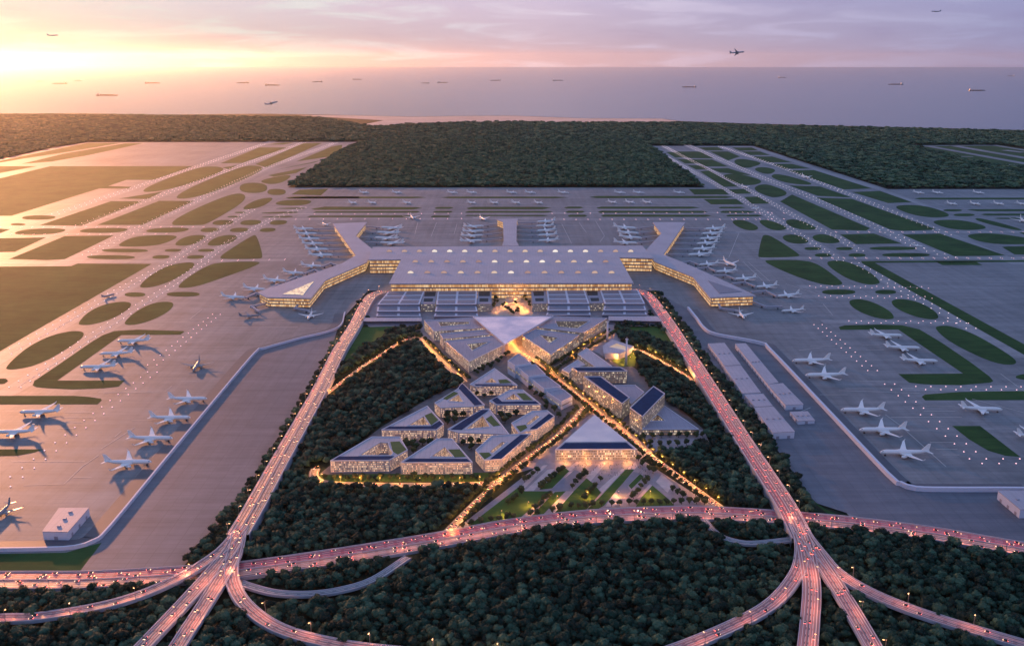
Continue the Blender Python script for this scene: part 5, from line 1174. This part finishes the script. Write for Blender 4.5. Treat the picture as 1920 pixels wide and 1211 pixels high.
def gn_wood(name, pts, crowns, smin, smax, label, cat, seed, z=0.0, tall=1.0):
    g = np.random.default_rng(seed); me = bpy.data.meshes.new(name); n = len(pts)
    me.vertices.add(n); co = np.zeros((n, 3), np.float32); co[:, :2] = pts; co[:, 2] = z; me.vertices.foreach_set('co', co.ravel())
    for an, arr in (('size', (smin + (smax-smin)*g.random(n)**1.6).astype(np.float32)), ('turn', (g.random(n)*6.28).astype(np.float32))):
        a = me.attributes.new(an, 'FLOAT', 'POINT'); a.data.foreach_set('value', arr)
    a = me.attributes.new('kind_of_crown', 'INT', 'POINT'); a.data.foreach_set('value', g.integers(0, 3, n).astype(np.int32))
    o = link(name, me); tag(o, label, cat, None, 'stuff')
    ng = bpy.data.node_groups.new(name, 'GeometryNodeTree'); ng.interface.new_socket('Geometry', in_out='INPUT', socket_type='NodeSocketGeometry'); ng.interface.new_socket('Geometry', in_out='OUTPUT', socket_type='NodeSocketGeometry')
    N = ng.nodes; L = ng.links.new; gi = N.new('NodeGroupInput'); go = N.new('NodeGroupOutput'); join = N.new('GeometryNodeJoinGeometry')
    def attr(nm, t='FLOAT'):
        q = N.new('GeometryNodeInputNamedAttribute'); q.data_type = t; q.inputs[0].default_value = nm; return q.outputs[0]
    sz = attr('size'); tn = attr('turn'); kd = attr('kind_of_crown', 'INT')
    cx = N.new('ShaderNodeCombineXYZ'); L(tn, cx.inputs[2])
    sv = N.new('ShaderNodeCombineXYZ'); mt = N.new('ShaderNodeMath'); mt.operation = 'MULTIPLY'; mt.inputs[1].default_value = tall; L(sz, mt.inputs[0])
    L(sz, sv.inputs[0]); L(sz, sv.inputs[1]); L(mt.outputs[0], sv.inputs[2])
    for k in range(3):
        oi = N.new('GeometryNodeObjectInfo'); oi.inputs['Object'].default_value = crowns[k]; oi.transform_space = 'ORIGINAL'; oi.inputs['As Instance'].default_value = True
        cmp = N.new('FunctionNodeCompare'); cmp.data_type = 'INT'; cmp.operation = 'EQUAL'; L(kd, cmp.inputs['A'] if False else cmp.inputs[2]); cmp.inputs[3].default_value = k
        ip = N.new('GeometryNodeInstanceOnPoints'); L(gi.outputs[0], ip.inputs['Points']); L(cmp.outputs[0], ip.inputs['Selection']); L(oi.outputs['Geometry'], ip.inputs['Instance']); L(cx.outputs[0], ip.inputs['Rotation']); L(sv.outputs[0], ip.inputs['Scale'])
        L(ip.outputs[0], join.inputs[0])
    L(join.outputs[0], go.inputs[0]); md = o.modifiers.new('wood', 'NODES'); md.node_group = ng
    return o
def P2(tile, pts): return [p.xy for p in WP(tile, pts)]
LAWN_E = P2('L', [(1330,575),(1760,560),(1900,720),(1960,800),(1760,720),(1560,640)]); LAWN_W = P2('O', [(668,616),(722,615),(690,640),(650,690),(644,680)])
near_zones = [
 P2('O', [(690,655),(735,618),(788,614),(786,632),(868,722),(816,742),(716,798),(622,866),(592,884),(604,898),(940,906),(948,894),(838,996),(640,1034),(450,1062),(340,1068),(345,1060),(457,925),(537,802),(622,655),(650,605),(682,560),(690,556)]),
 P2('O', [(1225,548),(1245,560),(1310,649),(1363,716),(1444,823),(1519,936),(1535,972),(1356,952),(1218,852),(1330,834),(1318,800),(1262,762),(1232,740),(1196,700),(1200,690),(1172,655),(1150,612),(1215,600)]),
 P2('O', [(-260,1099),(0,1096),(344,1086),(640,1056),(830,1022),(960,999),(1100,981),(1250,974),(1460,981),(1600,994),(1750,1013),(1920,1043),(2250,1100),(2300,1400),(-400,1400)])]
HXM = [Vector((p.x, p.y, 0)) for p in r_HX]
pts = []
for i, z in enumerate(near_zones): pts.append(scatter(z, 7.6, 100+i, True, 4.0, (LAWN_E, LAWN_W, P2('L', [(1200,880),(1440,830),(1540,870),(1500,1000),(1340,1010)]))))
pts = np.concatenate(pts)
# the 300 woodland trees that show largest stand alone
t_ = pts[:, 1]*CT + H*ST; u_ = pts[:, 0]/t_*F + IW/2; v_ = IH/2 - F*(-H*CT + pts[:, 1]*ST)/t_
vis = (u_ > 5) & (u_ < IW-5) & (v_ < IH-6) & (v_ > 0)
order = np.argsort(np.where(vis, t_, 1e9)); solo = order[:300]; rest = np.setdiff1d(np.arange(len(pts)), solo)
first = {}
for k, i in enumerate(solo):
    ci = k % 3
    r = tree('woodland_tree', (pts[i, 0], pts[i, 1], -.5), CROWNS[ci], random.uniform(.55, 1.12), random.uniform(0, 6.28), 'dark broadleaf tree in the wood below the cross highway', 'nearest trees of the wood below the cross highway')
    first.setdefault(ci, r.children[1] if len(r.children) > 1 else None)
for k, (x, y, s_, lab) in enumerate(SP[:300]): tree('street_tree', (x, y, .5), SCROWN[k % 3], s_*(1.3 if 'alley' in lab[0] else 1.0), random.uniform(0, 6.28), lab[0], lab[1])
bpy.context.view_layer.update()
def crown_of(r): return [o for o in bpy.data.objects if o.parent == r and o.name.startswith('crown')][0]
fc = {}
for o in bpy.data.objects:
    if o.type == 'MESH' and o.name.startswith('crown') and o.data in CROWNS and CROWNS.index(o.data) not in fc: fc[CROWNS.index(o.data)] = o
sc_ = {}
for o in bpy.data.objects:
    if o.type == 'MESH' and o.data in SCROWN and SCROWN.index(o.data) not in sc_: sc_[SCROWN.index(o.data)] = o
gn_wood('distant_street_trees', np.array([(x, y) for x, y, s_, l_ in SP[300:]]), [sc_[0], sc_[1], sc_[2]], .9, 1.2, 'farther rows of small round street trees around the offices and court', 'trees', 9, .4)
gn_wood('near_woods', pts[rest], [fc[0], fc[1], fc[2]], .48, 1.18, 'dark dense woods around the airport city and below the highways', 'woods', 5, -.4)
# far woods: crowns of coarser leaf clumps, one real tree of each kind stands at the wood edge
far_solo = []
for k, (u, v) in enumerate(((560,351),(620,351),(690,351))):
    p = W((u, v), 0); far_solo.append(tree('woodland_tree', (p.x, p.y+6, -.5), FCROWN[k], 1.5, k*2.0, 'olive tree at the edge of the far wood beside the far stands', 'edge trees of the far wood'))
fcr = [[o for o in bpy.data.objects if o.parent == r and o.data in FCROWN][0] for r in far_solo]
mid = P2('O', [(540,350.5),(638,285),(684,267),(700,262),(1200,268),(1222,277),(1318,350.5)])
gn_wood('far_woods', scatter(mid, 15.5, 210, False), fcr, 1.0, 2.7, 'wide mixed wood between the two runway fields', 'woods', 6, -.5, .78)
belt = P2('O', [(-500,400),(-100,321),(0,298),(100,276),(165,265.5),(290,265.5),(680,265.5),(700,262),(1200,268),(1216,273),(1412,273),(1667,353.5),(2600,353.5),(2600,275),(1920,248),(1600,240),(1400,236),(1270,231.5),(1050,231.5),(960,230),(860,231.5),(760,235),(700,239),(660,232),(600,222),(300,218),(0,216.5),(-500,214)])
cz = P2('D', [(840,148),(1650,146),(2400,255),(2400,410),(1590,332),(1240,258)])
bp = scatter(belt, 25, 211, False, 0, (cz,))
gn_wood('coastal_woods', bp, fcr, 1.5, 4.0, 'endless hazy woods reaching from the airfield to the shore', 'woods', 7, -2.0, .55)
# ================================================================ AIRFIELD LIGHTS
LT = {'p': [], 'w': []}
def light_path(col, tile, pts, gap, pair):
    for a, b in zip(pts[:-1], pts[1:]): lights(col, tile, a, b, gap, pair)
def lights(col, tile, a, b, gap, pair=0.0, skew=0.0):
    A, B = W(a, .3, tile), W(b, .3, tile); d = B-A; n = max(1, int(d.length/gap)); e = d.normalized(); q = Vector((-e.y, e.x, 0))
    for k in range(n+1):
        p = A + d*(k/n)
        LT[col].append(p + q*pair/2)
        if pair: LT[col].append(p - q*pair/2 + e*skew)
for a in [('p','F',(35,985),(1330,-12),27,17),('p','E',(1330,950),(1890,510),27,17),
          
          ('w','a',(300,580),(1420,205),42,26),('w','a',(430,640),(1640,195),42,26)]: lights(*a)
light_path('w','E',[(50,855),(440,640),(870,390),(1280,165),(1425,85)],30,22); light_path('w','a',[(905,856),(1120,708),(1360,558)],34,22)
light_path('w','E',[(130,1145),(515,893),(790,705),(1040,545),(1280,390),(1480,265),(1790,50)],30,20); light_path('w','a',[(1108,828),(1230,735),(1470,608),(1640,545)],34,20)
light_path('w','a',[(470,800),(820,620),(1440,330),(1810,197)],40,26)
light_path('w','e',[(50,205),(445,425),(720,590),(1000,770)],38,18); light_path('w','e',[(118,198),(510,400),(700,505),(850,590),(990,655),(1100,722)],38,18)
light_path('w','e',[(235,193),(600,350),(850,450),(1170,595),(1300,655),(1400,708),(1560,752)],38,26); light_path('w','e',[(402,200),(700,300),(1000,420),(1250,520),(1540,640)],42,20)
for a in [('p','a',(0,652),(1100,650),34,10),('p','a',(0,690),(900,688),34,10),('p','a',(1200,832),(1540,826),34,12),('p','c',(330,262),(1340,258),44,10),('p','c',(200,298),(1340,294),44,10),
          ('p','d',(480,250),(1920,243),44,10),('p','d',(480,290),(1920,290),40,10),('p','e',(980,627),(1920,627),34,10),('p','e',(850,757),(1920,757),30,10),('p','e',(480,533),(720,533),40,10),('p','e',(480,562),(720,562),40,10),
          ('p','I',(0,268),(980,275),26,15,10),('p','I',(80,355),(1010,362),26,15,10),('p','I',(345,575),(1320,578),25,15,10),('p','I',(935,1152),(1990,1155),24,15,10),('p','J',(1410,672),(2000,672),23,15,10),
          ('p','I',(65,600),(540,1000),24,17),('p','J',(690,0),(1390,590),27,17),('w','I',(390,60),(1400,632),38,20)]: lights(*a)
cars_solo_budget = 300
def lamp_mesh():
    m = MB(); m.lathe([(0, 1.0, 0), (.2, 1.0, 0)], 10, 'z', 0); m.lathe([(.2, .9, 0), (.6, .72, 0), (.85, .3, 0)], 10, 'z', 1); return m
lm = lamp_mesh(); LM = {'p': lm.mesh('taxiway_light', ['metal_dark', 'light_pink']), 'w': lm.mesh('taxiway_light', ['metal_dark', 'light_white'])}
allp = [(px_scale(p), c, p) for c in LT for p in LT[c]]
allp = [x for x in allp if 0 < x[2].x/(x[2].y*CT+H*ST)*F+IW/2 < IW]; allp.sort(key=lambda t: -t[0])
for s, c, p in allp[:300]:
    o = link('taxiway_light', LM[c], None, (p.x, p.y, .1)); tag(o, 'glowing pink taxiway light set in the apron' if c == 'p' else 'glowing white runway light set in the pavement', 'light', 'pink taxiway lights on the aprons' if c == 'p' else 'white lights along the lit taxiways')
for c, nm, lab in (('p', 'far_pink_lights', 'rows of tiny pink lights along the far taxiways'), ('w', 'far_white_lights', 'rows of tiny white lights along the far runways')):
    big = MB()
    for s, cc, p in allp[300:]:
        if cc != c: continue
        k = max(1.0, min(1.9, .60/s))
        r0 = .92*k; i = len(big.v); n = 6
        for z, r in ((.12, r0), (.12+.5*k, r0*.7)):
            for q in range(n): big.v.append((p.x+r*math.cos(q*1.0472), p.y+r*math.sin(q*1.0472), z))
        for q in range(n): j = (q+1) % n; big.f.append((i+q, i+j, i+n+j, i+n+q)); big.m.append(0)
        big.f.append(tuple(i+n+q for q in range(n))); big.m.append(0)
    o = put(nm, big, 'light_pink' if c == 'p' else 'light_white'); tag(o, lab, 'lights', None, 'stuff')
# ================================================================ STREET LAMPS
def lamp_proto():
    root = link('street_lamp', None); m = MB(); m.lathe([(0, .16, 0), (7.5, .09, 0)], 6, 'z'); m.box(-.06, 1.6, -.06, .06, 7.4, 7.55)
    a = put('pole', m, 'pole', root); m = MB(); m.box(1.0, 2.0, -.28, .28, 7.18, 7.38); b = put('lamp_head', m, 'lamp_glass', root)
    return root, a, b
LD = bpy.data.lights.new('street_lamp', 'POINT'); LD.energy = 15000; LD.color = (1.0, .38, .08); LD.shadow_soft_size = .6
lp = None
def lamp_row(path, off, step, lab, s0=8):
    global lp
    A, _ = ribbon_pts(path, 0, off); acc = 0; nxt = s0
    for i in range(len(A)-1):
        l = (A[i+1]-A[i]).length; d = A[i+1]-A[i]; ang = math.atan2(d.y, d.x) + (math.pi/2 if off < 0 else -math.pi/2)
        while nxt < acc+l:
            q = A[i].lerp(A[i+1], (nxt-acc)/l); nxt += step; loc = (q.x, q.y, q.z)
            if lp is None: r, a, b = lamp_proto(); lp = r; KIDS[r.name] = [a, b]; r.location = loc; r.rotation_euler = (0, 0, ang); tag(r, lab, 'street lamp', 'street lamps of the airport city')
            else: r = copy_thing(lp, loc, ang, lab, 'street lamps of the airport city')
            li = link('lamp_light', LD, r); li.location = (1.5, 0, 6.9)
        acc += l
for pth, lab in ((r_R1, 'warm street lamp on the tree lined diagonal boulevard'), (r_R2, 'warm street lamp on the boulevard down to the cross highway'), (r_R3, 'warm street lamp on the street below the courtyard blocks'), (r_R4, 'warm street lamp beside the striped office'),
                 (r_R5, 'warm street lamp on the bend through the woods'), (r_R6, 'warm street lamp beside the dark office'), (r_R7, 'warm street lamp on the street to the dusk highway')): lamp_row(pth, 6.8, 26, lab)
def highway_lamps(path, off, step, lab, s0=20):
    A, _ = ribbon_pts(path, 0, off); acc = 0; nxt = s0
    for i in range(len(A)-1):
        d = A[i+1]-A[i]; l = d.length
        while nxt < acc+l:
            q = A[i].lerp(A[i+1], (nxt-acc)/l); nxt += step
            if seen(q):
                r = copy_thing(lp, q, math.atan2(d.y, d.x) + (math.pi/2 if off < 0 else -math.pi/2), lab, 'tall street lamps of the highways', 1.7); li = link('lamp_light', LH, r); li.location = (1.5, 0, 6.9)
        acc += l
LH = bpy.data.lights.new('highway_lamp', 'POINT'); LH.energy = 7500; LH.color = (1.0, .36, .19); LH.shadow_soft_size = 1.0
def seen(p):
    t = p.y*CT+(H-p.z)*ST; u = p.x/t*F+IW/2; v = IH/2 - F*((p.z-H)*CT+p.y*ST)/t
    return -20 < u < IW+20 and 0 < v < IH+20
highway_lamps(r_HL, -12.4, 42, 'tall warm lamp on the edge of the sunset side highway'); highway_lamps(r_HR, 12.4, 42, 'tall warm lamp on the edge of the dusk side highway')
highway_lamps(r_HX, -16.4, 46, 'tall warm lamp on the far edge of the cross highway')
for p_ in (r_A1, r_A2, r_A3, r_A4): highway_lamps(p_, 7.4, 60, 'tall warm lamp on the roads forking from the sunset side highway', 110)
for p_ in (r_B1, r_B2, r_B3, r_B4): highway_lamps(p_, 8.2, 60, 'tall warm lamp on the roads forking from the dusk side highway', 110)
cp = [W(p, .5, 'K') for p in ((1500,400),(1620,300),(1740,320),(1850,400),(1640,200),(1790,220))] 
lamp_row([Vector((p.x, p.y, .5)) for p in cp], 0.5, 30, 'warm lamp in the sandy court between the garages')
cp = [W(p, .5, 'L') for p in ((40,640),(110,720),(170,800),(260,900),(330,940))]
lamp_row([Vector((p.x, p.y, .5)) for p in cp], 0.5, 18, 'warm lamp on the court under the glass canopy')
cp = [W(p, .5, 'L') for p in ((1290,930),(1400,975),(1480,905),(1500,850))]
lamp_row([Vector((p.x, p.y, .5)) for p in cp], 0.5, 22, 'warm lamp on the lawn beside the faceted hall', 4)
cp = [W(p, .5, 'P') for p in ((790,100),(1050,100),(1290,100))]
lamp_row([Vector((p.x, p.y, .5)) for p in cp], 0.5, 28, 'warm lamp on the forecourt of the glass hall', 4)
cp = [W(p, .5, 'P') for p in ((330,480),(600,390),(900,340),(1180,330),(1420,330))]
lamp_row([Vector((p.x, p.y, .5)) for p in cp], 0.5, 40, 'warm lamp among the park lawns before the glass hall', 8)
# ================================================================ TRAFFIC
def car_mb(k):
    m = MB(); m.box(-2.2, 2.2, -.9, .9, .3, .95, 0); 
    a = [(-1.6,-.85,.95),(1.1,-.85,.95),(1.1,.85,.95),(-1.6,.85,.95)]; b = [(-1.1,-.7,1.5),(.4,-.7,1.5),(.4,.7,1.5),(-1.1,.7,1.5)]
    for i in range(4): m.quad(a[i], a[(i+1) % 4], b[(i+1) % 4], b[i], 1)
    m.poly(b, 0)
    for x in (-1.35, 1.35):
        for y in (-.92, .78): m.box(x-.33, x+.33, y, y+.14, .0, .66, 4)
    for s in (-1, 1):
        for x, sg, mi, z0, z1 in ((2.23, 1, 2, .48, .84), (-2.23, -1, 3, .55, .9)):
            y0, y1 = s*.30, s*.93; q = [(x, y0, z0), (x, y1, z0), (x, y1, z1), (x, y0, z1)]
            m.poly(q if sg*s > 0 else q[::-1], mi); x2 = x-sg*.55
            q = [(x, y1, z0), (x2, y1, z0), (x2, y1, z1), (x, y1, z1)]; m.poly(q if sg*s > 0 else q[::-1], mi)
    return m
CARS = [car_mb(k) for k in range(1)]; CM = [['paint_grey','car_glass','car_white','car_red','rubber'],['paint_white','car_glass','car_white','car_red','rubber'],['paint_black','car_glass','car_white','car_red','rubber']]
CME = [CARS[0].mesh('car', x) for x in CM]
TR = []
def traffic(path, offs, gap, grp):
    for off, sgn in offs:
        A, _ = ribbon_pts(path, 0, off); acc = 0; nxt = random.uniform(0, gap)
        for i in range(len(A)-1):
            d = A[i+1]-A[i]; l = d.length
            while nxt < acc+l:
                q = A[i].lerp(A[i+1], (nxt-acc)/l); TR.append((q, math.atan2(d.y*sgn, d.x*sgn), grp)); nxt += gap*random.uniform(.7, 1.35)
            acc += l
# right hand traffic; paths of both highways run towards the viewer, the cross highway from the sunset to the dusk side
traffic(r_HL, [(-2.6,1),(-6,1),(-9.4,-1),(2.6,1),(6,1),(9.4,1)], 55, 'cars on the sunset side highway')
traffic(r_HR, [(-2.6,-1),(-6,-1),(-9.4,-1),(2.6,-1),(6,-1),(9.4,-1)], 55, 'cars on the dusk side highway')
traffic(r_HX, [(-2.6,-1),(-6,-1),(-9.5,-1),(-13,-1),(2.6,1),(6,1),(9.5,1),(13,1)], 51, 'cars on the cross highway')
for p in (r_A1, r_A4): traffic(p, [(-2.6,1),(2.6,1)], 69, 'cars on the sunset side slip roads')
for p in (r_A2, r_A3): traffic(p, [(-4.4,1),(0,1),(4.4,1)], 64, 'cars on the sunset side carriageways')
for p in (r_B1, r_B4): traffic(p, [(-3,-1),(3,-1)], 64, 'cars on the dusk side slip roads')
for p in (r_B2, r_B3): traffic(p, [(-4.6,-1),(0,-1),(4.6,-1)], 64, 'cars on the dusk side carriageways')
for p in (r_R1, r_R2): traffic(p, [(-2.4,1),(2.4,-1)], 14, 'cars on the boulevards')
for p in (r_R3, r_R5, r_R7): traffic(p, [(-2.0,1),(2.0,-1)], 26, 'cars on the small lit streets')
def seen(p):
    t = p.y*CT+(H-p.z)*ST; u = p.x/t*F+IW/2; v = IH/2 - F*((p.z-H)*CT+p.y*ST)/t
    return 0 < u < IW and 0 < v < IH
TRv = sorted([x for x in TR if seen(x[0])], key=lambda x: -px_scale(x[0])); 
for i, (q, a, grp) in enumerate(TRv[:300]):
    o = link('car', CME[i % 3], None, (q.x, q.y, q.z+.05)); o.rotation_euler = (0, 0, a); tag(o, 'small car with its lights on, among the %s' % grp, 'car', grp)
big = MB(); bv = np.array(CARS[0].v); nb = len(bv); vv = []
for q, a, grp in TRv[300:]:
    c, s = math.cos(a), math.sin(a); x = bv[:, 0]*c - bv[:, 1]*s + q.x; y = bv[:, 0]*s + bv[:, 1]*c + q.y
    i = len(big.v); big.v += list(zip(x.tolist(), y.tolist(), (bv[:, 2]+q.z+.05).tolist())); big.f += [tuple(i+k for k in f) for f in CARS[0].f]; big.m += CARS[0].m
o = put('distant_traffic', big, CM[0]); tag(o, 'streams of distant cars with lights on along highways and streets', 'cars', None, 'stuff')
# ================================================================ PEOPLE on the plazas, tiny at this distance
def person_mb():
    m = MB(); m.lathe([(0,.10,0),(.45,.12,0),(.85,.17,0),(1.15,.19,0),(1.42,.21,0),(1.5,.09,0)], 7, 'z', 1)
    m.lathe([(1.5,.07,0),(1.56,.11,0),(1.66,.125,0),(1.76,.08,0)], 7, 'z', 0); 
    for s in (-1, 1): m.box(-.07, .07, s*.27-.06, s*.27+.06, .72, 1.42, 1)
    return m
pm = person_mb(); crowd = MB()
zones = [P2('P', [(780,95),(1290,95),(1300,150),(1230,190),(1150,230),(1010,200),(850,150)]), P2('L', [(60,700),(200,690),(300,850),(400,950),(250,880)]), P2('P', [(1310,120),(1400,170),(1420,240),(1330,240)]), P2('K', [(1500,300),(1880,290),(1880,430),(1500,430)])]
for zi, (z, n) in enumerate(zip(zones, (110, 70, 40, 50))):
    xs = [p[0] for p in z]; ys = [p[1] for p in z]; k = 0
    while k < n:
        X = np.array([random.uniform(min(xs), max(xs))]); Y = np.array([random.uniform(min(ys), max(ys))])
        if inside(z, X, Y)[0]: crowd.merge(pm, Matrix.Translation((X[0], Y[0], .62)) @ Matrix.Rotation(random.uniform(0, 6.28), 4, 'Z') @ Matrix.Scale(1.15, 4)); k += 1
o = put('crowd', crowd, ['skin', 'cloth']); tag(o, 'scattered tiny people walking on the plazas and court', 'people', None, 'stuff')
# ================================================================ ADDED SUN BLOCKER, unseen beyond the frame, in front of the sun: shades the dusk side
def add_sun_blocker():
    m, nt, b = new_mat('sun_blocker'); b.inputs['Base Color'].default_value = (.75, .72, .76, 1); b.inputs['Roughness'].default_value = 1; b.inputs['Specular IOR Level'].default_value = 0
    ax = Vector((math.sin(R(SUN_AZ)), math.cos(R(SUN_AZ)), 0)); ay = Vector((ax.y, -ax.x, 0)); mb = MB(); g = np.random.default_rng(3)
    sh = ax*(3500/math.tan(R(SUN_EL))); na, ns = 24, 26
    P0, P1 = SHADE_EDGE
    def z(i, j, top):
        e = min(1.0, min(i, j, na-i, ns-j)/2.5); n = math.sin(i*1.3+j*.7)*.5+math.sin(i*.5-j*1.1)*.5+g.uniform(-.4, .4)
        return 3500 + (e*(330+150*n) if top else -e*(70+50*n))
    T, B = {}, {}
    for i in range(na+1):
        for j in range(ns+1):
            f = -.35 + 1.75*i/na; x = P0[0]+(P1[0]-P0[0])*f + 10500*(j/ns)**1.3 + g.uniform(-150, 150)*(1 if j else 1.5); y = P0[1]+(P1[1]-P0[1])*f + g.uniform(-120, 120)
            T[i, j] = Vector((x+sh.x, y+sh.y, z(i, j, True))); B[i, j] = Vector((x+sh.x, y+sh.y, z(i, j, False)))
    for i in range(na):
        for j in range(ns):
            mb.quad(T[i, j], T[i, j+1], T[i+1, j+1], T[i+1, j]); mb.quad(B[i, j], B[i+1, j], B[i+1, j+1], B[i, j+1])
    o = put('sun_blocker', mb, 'sun_blocker', None, True); tag(o, 'added sun blocker out of view, shading the dusk side', 'sun_blocker', None, 'structure')
SHADE_EDGE = ((-560, 800), (-150, 5000))
add_sun_blocker()
# ================================================================ HAZE
mb = MB(); mb.box(-53000, 53000, -3500, 61000, -4.2, 810)
m = bpy.data.materials.new('haze'); m.use_nodes = True; nt = m.node_tree; nt.nodes.clear(); ou = nt.nodes.new('ShaderNodeOutputMaterial'); pv = nt.nodes.new('ShaderNodeVolumePrincipled')
pv.inputs['Color'].default_value = (.96, .95, .97, 1); pv.inputs['Density'].default_value = 7.5e-6; pv.inputs['Anisotropy'].default_value = .80
nt.links.new(pv.outputs[0], ou.inputs['Volume']); MATS['haze'] = m
o = put('haze', mb, 'haze'); tag(o, 'thin evening haze over land and sea', 'haze', None, 'stuff')
